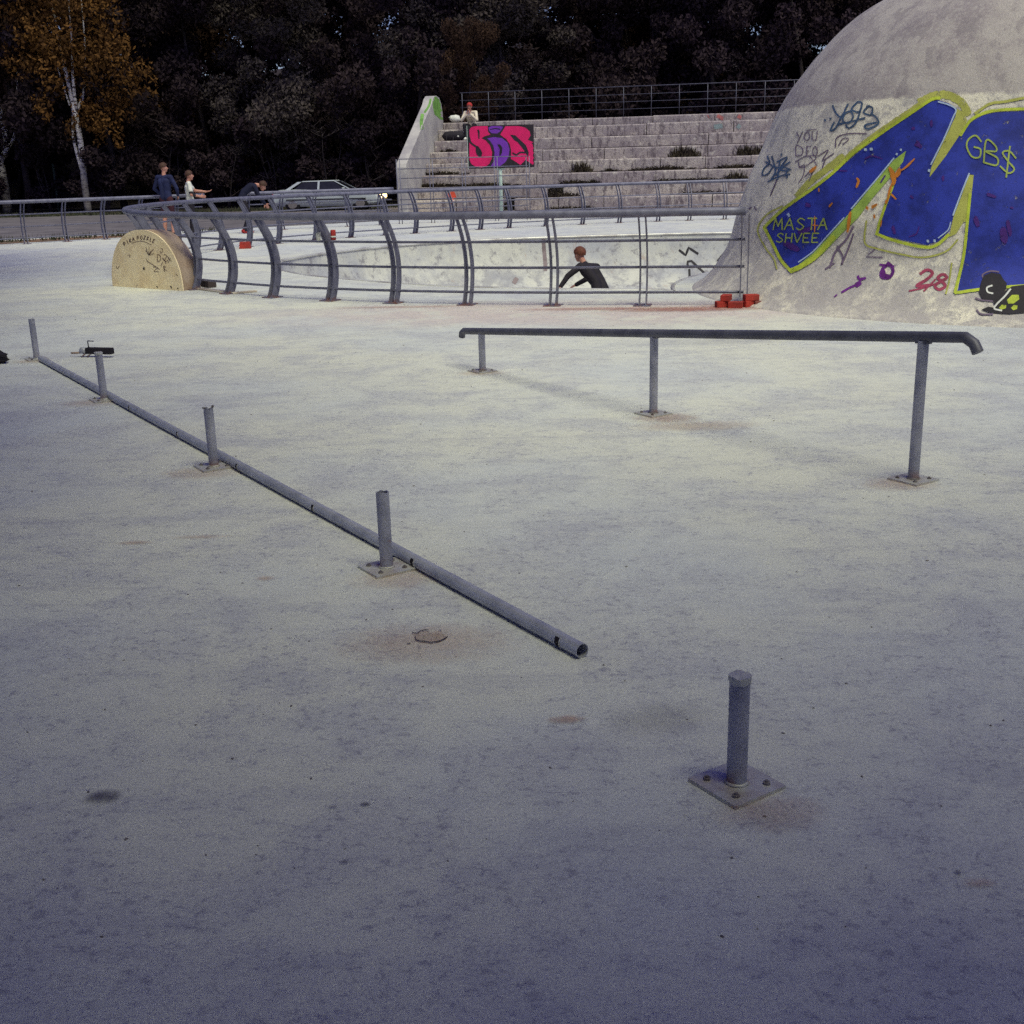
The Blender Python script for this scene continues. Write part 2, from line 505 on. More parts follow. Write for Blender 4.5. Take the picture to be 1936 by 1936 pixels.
# ------------------------------------------------------------------ dome
pr = [(4.00, -.03), (3.97, .010), (3.88, .06), (3.76, .17), (3.62, .35), (3.51, .56), (3.42, .91), (3.31, 1.25), (3.18, 1.58), (2.97, 2.10), (2.67, 2.54), (2.26, 2.95), (1.76, 3.27), (1.2, 3.50), (.6, 3.63), (.02, 3.67)]
prs = catmull([Vector((a, c, 0)) for a, c in pr], .05)
NS = 220
b = MB()
from mathutils import noise as mn
for q in prs:
    for k in range(NS):
        a = 2 * math.pi * k / NS
        rr = q.x
        p = Vector((rr * math.cos(a), rr * math.sin(a), q.y))
        d = mn.noise(p * .8) * .035 + mn.noise(p * 3.0) * .008
        amt = min(1, max(0, q.y) / .4)
        p *= 1 + d / 3.4 * amt if q.y > .02 else 1
        b.v.append(tuple(p))
for i in range(len(prs) - 1):
    for k in range(NS):
        b.f.append((i * NS + k, i * NS + (k + 1) % NS, (i + 1) * NS + (k + 1) % NS, (i + 1) * NS + k))
b.f.append(tuple((len(prs) - 1) * NS + k for k in range(NS)))
dome = b.build('skate_dome', MAT['dome'], None, True, loc=(DX, DY, 0))
tag(dome, 'big round concrete dome painted cream below with blue and yellow graffiti letters', 'dome')

# ------------------------------------------------------------------ paint laid on surfaces
def lay(bvh, x, y, off):
    d = pray(x, y).normalized()
    loc, nor, idx, dist = bvh.ray_cast(cC, d)
    if loc is None: return None
    if nor.dot(d) > 0: nor = -nor
    return loc + nor * off
def add_attr(me, vals):
    a = me.attributes.new('a', 'FLOAT', 'POINT')
    a.data.foreach_set('value', vals)
def paint_poly(name, pts, mat, bvh, layer, parent, step=12):
    bm = bmesh.new()
    vs = [bm.verts.new((x, y, 0)) for x, y in pts]
    es = [bm.edges.new((vs[i], vs[(i + 1) % len(vs)])) for i in range(len(vs))]
    bmesh.ops.triangle_fill(bm, edges=es, use_beauty=True, use_dissolve=False)
    for _ in range(9):
        lo = [e for e in bm.edges if e.calc_length() > step]
        if not lo: break
        bmesh.ops.subdivide_edges(bm, edges=lo, cuts=1)
        bmesh.ops.triangulate(bm, faces=[f for f in bm.faces if len(f.verts) > 3])
    dead = []
    for v in bm.verts:
        p = lay(bvh, v.co.x, v.co.y, .003 + .0022 * layer)
        if p is None: dead.append(v)
        else: v.co = p
    bmesh.ops.delete(bm, geom=dead, context='VERTS')
    me = bpy.data.meshes.new(name); bm.to_mesh(me); bm.free()
    add_attr(me, [1.0] * len(me.vertices))
    me.polygons.foreach_set('use_smooth', [True] * len(me.polygons))
    o = link(name, me, mat)
    bpy.context.view_layer.update()
    o.parent = parent; o.matrix_parent_inverse = parent.matrix_world.inverted()
    return o
SPLIT = {'faint_outline', 'violet_scribble', 'purple_mark', 'violet_fleck', 'white_dot', 'orange_drip', 'black_figure', 'orange_mark', 'pink_mark', 'blue_mark', 'green_paint', 'hole', 'crack'}
def paint_strokes(name, strokes, mat, bvh, layer, parent, smooth=True, step=4):
    if name in SPLIT and len(strokes) > 1:
        for st_ in strokes: paint_strokes(name, [st_], mat, bvh, layer, parent, smooth, step)
        return
    """strokes: list of (points, width in photo pixels)"""
    V, Fc, A = [], [], []
    for pts, wd in strokes:
        P = [Vector((x, y, 0)) for x, y in pts]
        if smooth and len(P) > 2: P = catmull(P, step)
        else:
            Q = []
            for i in range(len(P) - 1):
                n = max(1, int((P[i + 1] - P[i]).length / step))
                Q += [P[i].lerp(P[i + 1], k / n) for k in range(n)]
            P = Q + [P[-1]]
        if name in ('violet_fleck', 'orange_drip', 'purple_mark') and len(P) < 6:
            P = [P[0].lerp(P[-1], q / 5) if len(P) < 3 else P[min(len(P) - 1, int(q * (len(P) - 1) / 5))] + Vector((q * .01, 0, 0)) for q in range(6)]
        t0, t1 = (P[0] - P[1]).normalized(), (P[-1] - P[-2]).normalized()
        P = [P[0] + t0 * wd * .4] + P + [P[-1] + t1 * wd * .4]
        prev = None
        for i, q in enumerate(P):
            t = (P[min(i + 1, len(P) - 1)] - P[max(i - 1, 0)])
            nn = Vector((-t.y, t.x, 0)).normalized() if t.length > 1e-6 else Vector((0, 1, 0))
            wf = math.sin(math.pi * (i + .6) / (len(P) + .2)) ** .55 if name in ('violet_fleck', 'orange_drip') else 1.0
            row = []
            endf = 0.0 if i in (0, len(P) - 1) else 1.0
            if name in ('violet_fleck', 'orange_drip', 'purple_mark') and i in (1, len(P) - 2): endf = .55
            for o, al in ((-.62, 0), (-.36, 1), (.36, 1), (.62, 0)):
                s_ = q + nn * wd * o * wf
                p = lay(bvh, s_.x, s_.y, .003 + .0022 * layer)
                if p is None: row = None; break
                row.append((p, al * endf))
            if row is None: prev = None; continue
            n0 = len(V)
            V += [tuple(r[0]) for r in row]; A += [r[1] for r in row]
            if prev is not None:
                for k in range(3): Fc.append((prev + k, prev + k + 1, n0 + k + 1, n0 + k))
            prev = n0
    me = bpy.data.meshes.new(name)
    me.from_pydata(V, [], Fc); me.update()
    add_attr(me, A)
    o = link(name, me, mat)
    bpy.context.view_layer.update()
    o.parent = parent; o.matrix_parent_inverse = parent.matrix_world.inverted()
    return o
def Zf(ox, oy, sc):
    return lambda L: [(ox + x / sc, oy + y / sc) for x, y in L]

dbvh = bvh_of([dome])
Z = Zf(1400, 140, 3.604)
P_BLUE = mat_paint('blue_spray', (.030, .048, .38), .55, .1, .32)
P_VIO = mat_paint('violet_spray', (.075, .022, .22), .7, 1.1, .3)
P_LIME = mat_paint('lime_spray', (.52, .62, .06), .62, .8, .35)
P_OLIVE = mat_paint('olive_spray', (.46, .47, .11), .7, 1.3, .35)
P_GREEN = mat_paint('green_spray', (.36, .52, .10), .6, .4, .2)
P_HI = mat_paint('pale_blue_spray', (.45, .56, .75), .75, .4, .15)
P_TEXT = mat_paint('yellow_green_marker', (.36, .45, .10), .7, .9, .2)
P_TAGB = mat_paint('blue_marker', (.07, .12, .22), .6, 1.1, .35)
P_TAGP = mat_paint('faded_violet_marker', (.19, .14, .22), .7, 1.2, .35)
P_PURP = mat_paint('purple_spray', (.17, .03, .26), .6, .4, .2)
P_RED = mat_paint('faded_red_spray', (.40, .065, .13), .7, .6, .3)
P_ORNG = mat_paint('orange_spray', (.62, .22, .03), .6, 1.0, .3)
P_BLK = mat_paint('black_spray', (.022, .018, .028), .6, .2, .05)
P_WHT = mat_paint('white_spray', (.75, .76, .74), .8, .4, .1)

# lime halo first, then blue letters, wedges, highlights
M_out = [(180, 1040), (300, 930), (500, 790), (640, 680), (790, 545), (1000, 390), (1150, 290), (1300, 190), (1350, 180), (1420, 200), (1475, 238), (1465, 290),
         (1400, 430), (1330, 570), (1295, 680), (1400, 560), (1480, 440), (1570, 330), (1650, 285), (1740, 262), (1932, 255), (2250, 262), (2330, 420), (2240, 700), (2360, 1000), (2300, 1390),
         (1932, 1435), (1480, 1480), (1530, 1250), (1555, 1000), (1575, 800), (1590, 690), (1560, 680), (1500, 850), (1450, 980), (1425, 1070), (1350, 1140), (1270, 1165),
         (1100, 1130), (945, 1090), (960, 1020), (1000, 880), (1060, 720), (1120, 545), (1045, 585), (930, 720), (820, 860), (700, 1000), (600, 1110), (500, 1220), (400, 1300), (350, 1330), (290, 1260), (230, 1150)]
paint_poly('blue_lettering', Z(M_out), P_BLUE, dbvh, 1, dome)
paint_poly('green_wedge', Z([(1475, 238), (1525, 262), (1545, 320), (1480, 440), (1400, 560), (1290, 705), (1300, 640), (1400, 430), (1466, 290)]), P_OLIVE, dbvh, 2, dome)
paint_poly('green_wedge', Z([(1130, 525), (1110, 600), (1010, 720), (900, 850), (800, 985), (690, 1090), (560, 1230), (400, 1340), (400, 1300), (500, 1220), (600, 1110), (700, 1000), (820, 860), (930, 720), (1050, 585)]), P_GREEN, dbvh, 2, dome)
paint_poly('green_wedge', Z([(1590, 690), (1578, 800), (1558, 1000), (1520, 1010), (1470, 1090), (1425, 1110), (1450, 980), (1500, 850), (1560, 690)]), P_OLIVE, dbvh, 2, dome)
wL = 5.6
paint_strokes('lime_outline', [
    (Z([(165, 1045), (300, 918), (500, 778), (640, 668), (780, 535), (1000, 378), (1150, 278), (1300, 178), (1360, 165)]), wL),
    (Z([(165, 1045), (225, 1160), (280, 1270), (345, 1345)]), wL),
    (Z([(345, 1345), (420, 1310), (520, 1240), (640, 1110)]), wL * 1.6),
    (Z([(930, 1090), (1050, 1135), (1250, 1180), (1340, 1165), (1420, 1095)]), wL),
    (Z([(930, 1095), (955, 1000), (1000, 870), (1050, 740)]), wL * .9),
    (Z([(1462, 1492), (1520, 1250), (1548, 1000), (1565, 820)]), wL),
    (Z([(1462, 1494), (1700, 1462), (1932, 1446)]), wL),
    (Z([(1500, 420), (1570, 318), (1660, 268), (1760, 248), (1932, 240), (2100, 240)]), wL)], P_LIME, dbvh, 3, dome)
paint_strokes('olive_overspray', [
    (Z([(640, 650), (790, 515), (1000, 358), (1150, 258), (1280, 170)]), 10),
    (Z([(1230, 190), (1330, 145), (1430, 150), (1510, 200), (1550, 270)]), 15),
    (Z([(390, 830), (470, 740), (560, 670), (700, 560)]), 12)], P_OLIVE, dbvh, 0, dome)
paint_strokes('faint_outline', [
    (Z([(290, 900), (180, 960), (120, 1060), (170, 1180), (230, 1260), (250, 1330)]), 3.0),
    (Z([(860, 1000), (850, 1150), (930, 1190), (1100, 1230), (1250, 1250), (1400, 1210), (1480, 1130)]), 3.2),
    (Z([(1440, 1290), (1425, 1400), (1400, 1500)]), 3), (Z([(1600, 270), (1700, 205), (1800, 190), (1932, 165)]), 5)], P_OLIVE, dbvh, 2, dome)
paint_strokes('pale_highlight', [
    (Z([(1350, 192), (1420, 212), (1470, 245), (1450, 300), (1395, 430), (1330, 560), (1300, 620)]), 2.6),
    (Z([(1050, 575), (930, 720), (810, 860), (760, 920)]), 2.6), (Z([(710, 980), (600, 1100), (500, 1210), (400, 1285)]), 2.4),
    (Z([(1560, 680), (1500, 830), (1450, 965)]), 2.8), (Z([(1435, 1010), (1415, 1065), (1350, 1118)]), 2.2)], P_HI, dbvh, 4, dome, True)
paint_strokes('white_dot', [(Z([(852, 518), (862, 518)]), 5), (Z([(890, 515), (902, 514)]), 5), (Z([(1285, 660), (1292, 662)]), 5), (Z([(1276, 1140), (1284, 1140)]), 5), (Z([(1322, 1138), (1330, 1138)]), 5),
    (Z([(330, 955), (340, 968)]), 5), (Z([(1094, 520), (1100, 520)]), 4), (Z([(1066, 548), (1072, 550)]), 4)], P_HI, dbvh, 5, dome)

FONT = {
 'G': [[(.85, .85), (.5, 1), (.15, .7), (.1, .35), (.45, .02), (.85, .15), (.85, .5), (.5, .48)]],
 'B': [[(.15, 0), (.15, 1), (.65, .95), (.75, .72), (.2, .52), (.85, .45), (.85, .12), (.15, 0)]],
 '$': [[(.9, .8), (.5, .98), (.15, .78), (.5, .52), (.88, .3), (.6, .02), (.1, .15)], [(.5, 1.2), (.5, -.2)]],
 'M': [[(0, 0), (.15, 1), (.5, .3), (.85, 1), (1, 0)]],
 'A': [[(0, 0), (.5, 1), (1, 0)], [(.2, .4), (.8, .4)]],
 'S': [[(.9, .85), (.5, 1), (.15, .78), (.5, .52), (.88, .28), (.5, 0), (.08, .15)]],
 'T': [[(0, 1), (1, 1)], [(.5, 1), (.5, 0)]],
 'H': [[(.1, 1), (.1, 0)], [(.9, 1), (.9, 0)], [(.1, .5), (.9, .5)]],
 'V': [[(0, 1), (.5, 0), (1, 1)]],
 'E': [[(.9, 1), (.1, 1), (.1, 0), (.9, 0)], [(.1, .5), (.7, .5)]],
 'P': [[(.1, 0), (.1, 1), (.8, .9), (.8, .55), (.1, .45)]],
 'I': [[(.5, 1), (.5, 0)]],
 'K': [[(.1, 1), (.1, 0)], [(.85, 1), (.1, .45), (.9, 0)]],
 'O': [[(.5, 1), (.1, .7), (.1, .3), (.5, 0), (.9, .3), (.9, .7), (.5, 1)]],
 'Z': [[(.1, 1), (.9, 1), (.1, 0), (.9, 0)]],
 'L': [[(.1, 1), (.1, 0), (.85, 0)]],
 '2': [[(.1, .75), (.45, 1), (.85, .8), (.6, .4), (.1, 0), (.95, .05)]],
 '8': [[(.5, .55), (.15, .78), (.5, 1), (.85, .78), (.5, .55), (.1, .25), (.5, 0), (.9, .25), (.5, .55)]],
 'Y': [[(0, 1), (.45, .5)], [(1, 1), (.2, -.2)]],
 'U': [[(.1, 1), (.15, .2), (.5, 0), (.85, .2), (.9, 1)]],
 'D': [[(.1, 0), (.1, 1), (.7, .85), (.9, .5), (.7, .12), (.1, 0)]],
 'N': [[(.1, 0), (.1, 1), (.9, 0), (.9, 1)]], 'R': [[(.1, 0), (.1, 1), (.8, .9), (.8, .6), (.1, .48), (.9, 0)]],
 'X': [[(0, 0), (1, 1)], [(0, 1), (1, 0)]], '+': [[(.5, .1), (.5, .9)], [(.1, .5), (.9, .5)]],
}
SHARP = set('MATHVEKIZLNXY+')
def text(s_, ox, oy, w_, h_, adv, wd, dirx=(1, 0), diry=(0, -1), drift=None):
    out = []
    for i, ch in enumerate(s_):
        for st in FONT.get(ch, []):
            pts = []
            for x, y in st:
                X = ox + dirx[0] * (i * adv + x * w_) + diry[0] * y * h_
                Y = oy + dirx[1] * (i * adv + x * w_) + diry[1] * y * h_
                pts.append((X, Y))
            if ch in SHARP:
                for q in range(len(pts) - 1): out.append(([pts[q], pts[q + 1]], wd))
            else: out.append((pts, wd))
    return out
Zs = lambda S_: [(Z(p), w_) for p, w_ in S_]
paint_strokes('name_lettering', Zs(text('GB$', 1525, 545, 120, 150, 115, 3.2, (1, .45), (.12, -1))), P_TEXT, dbvh, 4, dome)
paint_strokes('name_lettering', Zs(text('MASTA', 228, 1062, 62, 78, 76, 2.6, (1, .0), (.1, -1)) + text('SHVEE', 245, 1148, 52, 62, 60, 2.4, (1, .0), (.12, -1))), P_TEXT, dbvh, 4, dome)
paint_strokes('blue_tag', [(Z(q), 3.4) for q in [
    [(630, 215), (655, 270), (690, 290), (735, 205)], [(690, 290), (650, 370), (615, 385), (640, 330)],
    [(760, 250), (715, 270), (700, 320), (740, 335), (770, 290), (750, 250)], [(800, 190), (760, 240), (810, 260), (830, 200), (800, 190)], [(825, 230), (790, 330), (740, 370), (720, 350)],
    [(880, 215), (840, 260), (890, 280), (900, 230), (860, 220)], [(890, 270), (930, 300), (940, 340), (870, 375), (850, 350), (930, 330)], [(575, 312), (582, 320)], [(612, 305), (620, 306)], [(660, 345), (760, 325), (850, 300)]]], P_TAGB, dbvh, 1, dome)
paint_strokes('blue_tag', [(Z(q), 3.0) for q in [
    [(185, 560), (200, 610), (165, 640), (150, 690), (190, 680), (230, 620)], [(215, 560), (240, 660), (210, 720)], [(280, 545), (284, 555)], [(250, 600), (320, 570), (270, 650), (330, 660)],
    [(240, 690), (290, 640), (345, 655)], [(190, 735), (260, 700), (310, 690)], [(315, 660), (320, 710)], [(300, 688), (340, 684)], [(270, 600), (255, 720)], [(170, 600), (260, 640), (340, 600)]]], P_TAGB, dbvh, 1, dome)
paint_strokes('violet_scribble', Zs(text('YOU', 380, 460, 42, 62, 52, 1.8, (1, -.05), (.05, -1)) + text('D', 375, 560, 60, 70, 60, 1.8) + text('EO', 450, 560, 36, 66, 42, 1.8) +
    [([(375, 600), (450, 560), (520, 570), (420, 640), (395, 600)], 1.8), ([(400, 640), (440, 620), (430, 690), (400, 740)], 1.8), ([(470, 560), (520, 620), (480, 660)], 1.6),
     ([(650, 500), (655, 440), (700, 415), (780, 405), (860, 408)], 2.2), ([(670, 490), (700, 440), (740, 445), (700, 480)], 2), ([(455, 385), (520, 378)], 1.6), ([(560, 640), (580, 580)], 2.5),
     ([(250, 720), (230, 770), (205, 830)], 2.4), ([(530, 560), (600, 520), (560, 590), (640, 540)], 2), ([(440, 700), (500, 640), (470, 730)], 1.8), ([(60, 920), (75, 910)], 3), ([(95, 905), (110, 930)], 2.5)]), P_TAGP, dbvh, 1, dome)
paint_strokes('violet_scribble', Zs([([(610, 1320), (650, 1210), (720, 1130), (770, 1040)], 4), ([(660, 1170), (700, 1250), (690, 1300), (740, 1180), (770, 1090)], 3.5), ([(580, 1330), (640, 1290)], 3), ([(870, 1230), (900, 1210), (930, 1180)], 2), ([(860, 1245), (970, 1250)], 2)]), P_TAGP, dbvh, 1, dome)
paint_strokes('purple_mark', Zs([([(1000, 1285), (1030, 1310), (1040, 1350), (1010, 1390), (960, 1380), (970, 1330), (1000, 1300)], 6), ([(950, 1300), (1050, 1310)], 4), ([(965, 1370), (1020, 1380)], 7), ([(975, 1340), (985, 1380)], 6),
    ([(690, 1490), (740, 1460), (800, 1430), (830, 1390)], 4), ([(800, 1375), (815, 1400), (855, 1390)], 5), ([(790, 1440), (820, 1420)], 9), ([(640, 1520), (660, 1505)], 2.5)]), P_PURP, dbvh, 1, dome)
paint_strokes('red_number', Zs(text('2', 1190, 1445, 110, 110, 100, 5.5, (1, 0), (.3, -1)) + text('8', 1310, 1470, 90, 105, 100, 5.5, (1, 0), (.25, -1)) + [([(1150, 1480), (1240, 1460), (1330, 1430)], 3), ([(1250, 1480), (1330, 1400)], 3)]), P_RED, dbvh, 1, dome)
paint_strokes('orange_drip', Zs([([(1020, 640), (1040, 680), (1050, 730), (1040, 760)], 9), ([(1090, 650), (1070, 690), (1030, 700)], 9), ([(1100, 660), (1140, 630), (1190, 580)], 4), ([(1040, 740), (1020, 800), (1005, 870)], 4.5),
    ([(755, 940), (745, 1000), (735, 1080)], 6), ([(795, 710), (810, 730), (795, 775)], 5), ([(480, 670), (510, 645), (520, 635)], 6), ([(610, 905), (632, 880)], 4), ([(900, 910), (935, 890)], 6), ([(865, 905), (870, 925)], 5),
    ([(915, 960), (918, 985)], 4), ([(1030, 820), (1065, 855)], 4), ([(540, 780), (540, 805)], 3), ([(1000, 860), (995, 885)], 5), ([(965, 1000), (960, 1040)], 3), ([(512, 970), (512, 1080)], 2.6), ([(490, 1030), (540, 1034)], 2)]), P_ORNG, dbvh, 5, dome)
paint_strokes('violet_fleck', Zs([([(1790, 1050), (1800, 1150)], 14), ([(1820, 1000), (1840, 1100)], 8), ([(1300, 320), (1305, 360)], 5), ([(1170, 370), (1190, 375)], 6), ([(1680, 820), (1740, 840)], 6), ([(850, 580), (900, 560), (970, 580)], 3),
    ([(670, 658), (730, 664)], 2.5), ([(1380, 700), (1385, 730)], 5), ([(1160, 830), (1180, 850)], 4), ([(1840, 910), (1860, 915)], 4), ([(1040, 1040), (1055, 1090)], 6), ([(960, 740), (990, 690)], 3), ([(1600, 980), (1620, 1040)], 9),
    ([(450, 890), (480, 900)], 8), ([(300, 1150), (400, 1200)], 12), ([(400, 1080), (500, 1050)], 9), ([(1200, 470), (1230, 500)], 10), ([(1150, 1110), (1200, 1090), (1220, 1040)], 2.5)]), P_VIO, dbvh, 3, dome)
paint_poly('black_figure', Z([(1640, 1420), (1660, 1375), (1710, 1355), (1770, 1365), (1790, 1400), (1815, 1430), (1810, 1470), (1760, 1520), (1720, 1545), (1650, 1540), (1625, 1490)]), P_BLK, dbvh, 4, dome)
paint_poly('black_figure', Z([(1720, 1545), (1790, 1490), (1850, 1450), (1932, 1440), (2050, 1445), (2060, 1560), (2000, 1625), (1830, 1640), (1700, 1630), (1640, 1610), (1690, 1590), (1740, 1600)]), P_BLK, dbvh, 4, dome)
paint_poly('lime_spot', Z([(1815, 1545), (1850, 1510), (1895, 1510), (1900, 1540), (1860, 1570), (1825, 1570)]), P_LIME, dbvh, 5, dome, 8)
paint_poly('lime_spot', Z([(1760, 1600), (1780, 1578), (1812, 1580), (1808, 1602), (1780, 1612)]), P_LIME, dbvh, 5, dome, 8)
paint_poly('lime_spot', Z([(1842, 1600), (1862, 1580), (1888, 1584), (1884, 1608), (1858, 1616)]), P_LIME, dbvh, 5, dome, 8)
paint_strokes('pale_highlight', Zs([([(1715, 1445), (1680, 1460), (1685, 1490), (1720, 1500)], 3), ([(1840, 1470), (1800, 1520), (1745, 1575), (1730, 1605), (1780, 1618)], 3.2)]), P_WHT, dbvh, 5, dome)
paint_strokes('black_figure', Zs([([(1600, 1530), (1650, 1545), (1720, 1550)], 3), ([(1610, 1610), (1640, 1640), (1720, 1640)], 3), ([(1660, 1400), (1650, 1370), (1700, 1345), (1760, 1350)], 3)]), P_TAGP, dbvh, 3, dome)


STN = {}
def stain(x, y, rx, ry, kind, name='rust_stain', rot=0.0):
    if kind not in STN:
        base, st_ = kind
        STN[kind] = mat_stain('stain_%s_%d' % (base, int(st_ * 100)), {'rust': (.60, .36, .25), 'oil': (.14, .13, .17), 'red': (.42, .13, .10), 'scuff': (.27, .26, .31)}[base], st_)
    V, A, Fc = [(x, y, 0)], [1.0], []
    n = 20
    for j, f_ in enumerate((.4, .75, 1.05, 1.5)):
        for i in range(n):
            a = 2 * math.pi * i / n
            u, v = rx * f_ * math.cos(a), ry * f_ * math.sin(a)
            V.append((x + u * math.cos(rot) - v * math.sin(rot), y + u * math.sin(rot) + v * math.cos(rot), 0)); A.append((.9, .62, .30, -.5)[j])
    for i in range(n): Fc.append((0, 1 + i, 1 + (i + 1) % n))
    for j in range(3):
        for i in range(n): Fc.append((1 + j * n + i, 1 + (j + 1) * n + i, 1 + (j + 1) * n + (i + 1) % n, 1 + j * n + (i + 1) % n))
    me = bpy.data.meshes.new(name); me.from_pydata(V, [], Fc); me.update(); add_attr(me, A)
    stain.z += .00012
    return link(name, me, STN[kind], ground, (0, 0, stain.z))
stain.z = .003
for (x, y, rx, ry, a) in [(.96, 7.0, .22, .16, .6), (1.86, 5.36, .20, .14, .45), (-.20, 8.80, .22, .12, .4), (-.30, 3.56, .34, .19, .45),
        (-1.62, 5.93, .24, .16, .4), (.60, 2.47, .15, .10, .4), (.14, 2.98, .06, .03, .8), (-2.9, 8.0, .24, .16, .4),
        (-1.62, 4.74, .10, .03, .6), (-1.35, 4.80, .16, .03, .4), (.98, 2.16, .04, .02, .6), (-.96, 4.24, .04, .03, .6),
        (1.1, 6.75, .42, .16, .4), (-.45, 4.2, .2, .14, .4), (-4.1, 10.0, .2, .14, .4)]:
    stain(x, y, rx * .9, ry * .9, ('rust', round(a * .6, 2)))
for (x, y, rx, ry, a) in [(-1.05, 2.62, .045, .035, .8), (-.38, 2.55, .014, .009, .8), (.95, 2.20, .010, .008, .8), (-.46, 2.54, .014, .006, .6), (-.40, 2.3, .012, .007, .6)]:
    stain(x, y, rx, ry, ('oil', a), 'oil_spot')
for (x, y, rx, ry, a) in [(.40, 2.98, .16, .10, .3), (2.3, 10.2, 1.3, .25, .2)]:
    stain(x, y, rx, ry, ('scuff', a * .7), 'scuff', random.uniform(-.3, .3))
for (x, y, rx, ry, a) in [(1.9, 12.5, .9, .25, .6), (2.6, 12.7, .5, .18, .6), (.9, 12.75, .8, .15, .4), (-1.2, 13.4, .9, .12, .3)]:
    stain(x, y, rx, ry, ('red', a), 'brick_dust', -.1)
# cracked edge of an old footing patch in the paving
gv = bvh_of([ground])
Z7 = Zf(700, 1120, 8.05)
paint_poly('concrete_patch', Z7([(645, 630), (740, 620), (800, 595), (880, 600), (950, 620), (1050, 600), (1130, 640), (1170, 690), (1100, 735), (1030, 760), (920, 772), (830, 762), (740, 752), (690, 720), (670, 670)]), mat_stain('patch_mortar', (.58, .50, .44), .45), gv, 0, ground, 10)
paint_strokes('crack', [(Z7([(640, 628), (700, 638), (740, 625), (760, 600), (800, 600), (840, 588), (890, 596)]), 1.3), (Z7([(685, 690), (695, 735), (760, 760), (840, 765), (920, 778), (1030, 765), (1110, 735), (1180, 690)]), 1.6), (Z7([(1050, 590), (1085, 598)]), .9),
    (Z7([(560, 792), (615, 796)]), 1.2), (Z7([(735, 858), (770, 855)]), .9)], P_BLK, gv, 1, ground)

SK = mat_stain('skid_rubber', (.30, .29, .34), .30)
for pts, wd in [([(1105, 1252), (1125, 1250), (1140, 1247)], 2.2)]:
    paint_strokes('skid_mark', [(pts, wd)], SK, gv, 2, ground)

# marks on the far wall of the bowl
bb = bvh_of([bowl])
# rays to the far wall must pass the near lip
Z6 = Zf(960, 360, 3.715)
paint_strokes('black_mark', [(Z6(q), 4.2) for q in [[(1205, 420), (1250, 455), (1270, 402), (1335, 445)], [(1262, 540), (1264, 500), (1290, 496), (1385, 585)], [(1275, 555), (1280, 690)]]] + [(Z6([(1295, 630), (1360, 624)]), 3)], P_BLK, bb, 1, bowl, False)
paint_strokes('black_mark', [(Z6([(1480, 495), (1525, 440)]), 6)], P_BLK, bb, 1, bowl, False)
P_BRN = mat_paint('brown_stain', (.24, .19, .20), .7, .9, .3)
paint_strokes('drip_stain', [(Z6([(250, 330), (255, 420), (262, 500), (265, 560)]), 7), (Z6([(60, 620), (45, 650)]), 8)], P_BRN, bb, 0, bowl)

# ------------------------------------------------------------------ curved railings
def oz(z):                                # outward lean of a post at height z
    return -.10 + .62 * (z - .40) ** 2 if z < .40 else -.10 + .72 * (z - .40) ** 2
def post_mesh(name, gap=.075, depth=.105, th=.012, zt=.975):
    b = MB()
    zs = [zt * i / 10 for i in range(11)]
    for s_ in (-1, 1):
        poly = [(oz(z) - depth / 2 * (1 - .25 * z), z) for z in zs] + [(oz(z) + depth / 2 * (1 - .25 * z), z) for z in reversed(zs)]
        b.prism(poly, s_ * gap / 2 - th / 2, s_ * gap / 2 + th / 2, lambda a, c, d: (d, -a, c))
    return b.mesh(name)
PM = post_mesh('post'); PM.materials.append(MAT['rail'])
bp = MB().box((0, 0, .006), (.19, .19, .012)).mesh('base_plate'); bp.materials.append(MAT['rail'])

def railing(name, path, out_sign, at, label, zr=(.14, .41, .70), top_r=.044, rail_r=.015, group=None, dark=None):
    """path: list of plan points; at: arc positions or explicit plan points of the posts"""
    P = catmull([Vector((x, y, 0)) for x, y in path], .22)
    Lc = [0]
    for i in range(1, len(P)): Lc.append(Lc[-1] + (P[i] - P[i - 1]).length)
    def sample(s_):
        s_ = max(0, min(Lc[-1], s_))
        for i in range(1, len(P)):
            if Lc[i] >= s_:
                return P[i - 1].lerp(P[i], (s_ - Lc[i - 1]) / max(1e-6, Lc[i] - Lc[i - 1])), (P[i] - P[i - 1]).normalized()
        return P[-1], (P[-1] - P[-2]).normalized()
    root = empty(name, P[0])
    tag(root, label, 'railing', group)
    inv = P[0]
    nrm = []
    for i in range(len(P)):
        t = (P[min(i + 1, len(P) - 1)] - P[max(i - 1, 0)]).normalized()
        nrm.append(Vector((t.y, -t.x, 0)) * out_sign)
    def line(z, r, nm, n):
        pts = [q + nrm[i] * oz(z) + Vector((0, 0, z)) - inv for i, q in enumerate(P)]
        MB().tube(pts, r, n).build(nm, MAT['rail'], root, True)
    line(1.0, top_r, 'top_rail', 14)
    for z in zr: line(z, rail_r, 'rail', 8)
    if isinstance(at, float):
        ss = []
        s_ = .06
        while s_ < Lc[-1] - .03: ss.append(s_); s_ += at
    else: ss = at
    for s_ in ss:
        if isinstance(s_, tuple):
            j = min(range(len(P)), key=lambda i: (P[i] - Vector((s_[0], s_[1], 0))).length)
            q, n = P[j], nrm[j]
        else:
            q, t = sample(s_); n = Vector((t.y, -t.x, 0)) * out_sign
        o = link('post', PM, None, root, q - inv, math.atan2(n.x, -n.y))
        c = link('base_plate', bp, None, o, (0, 0, 0))
    return root
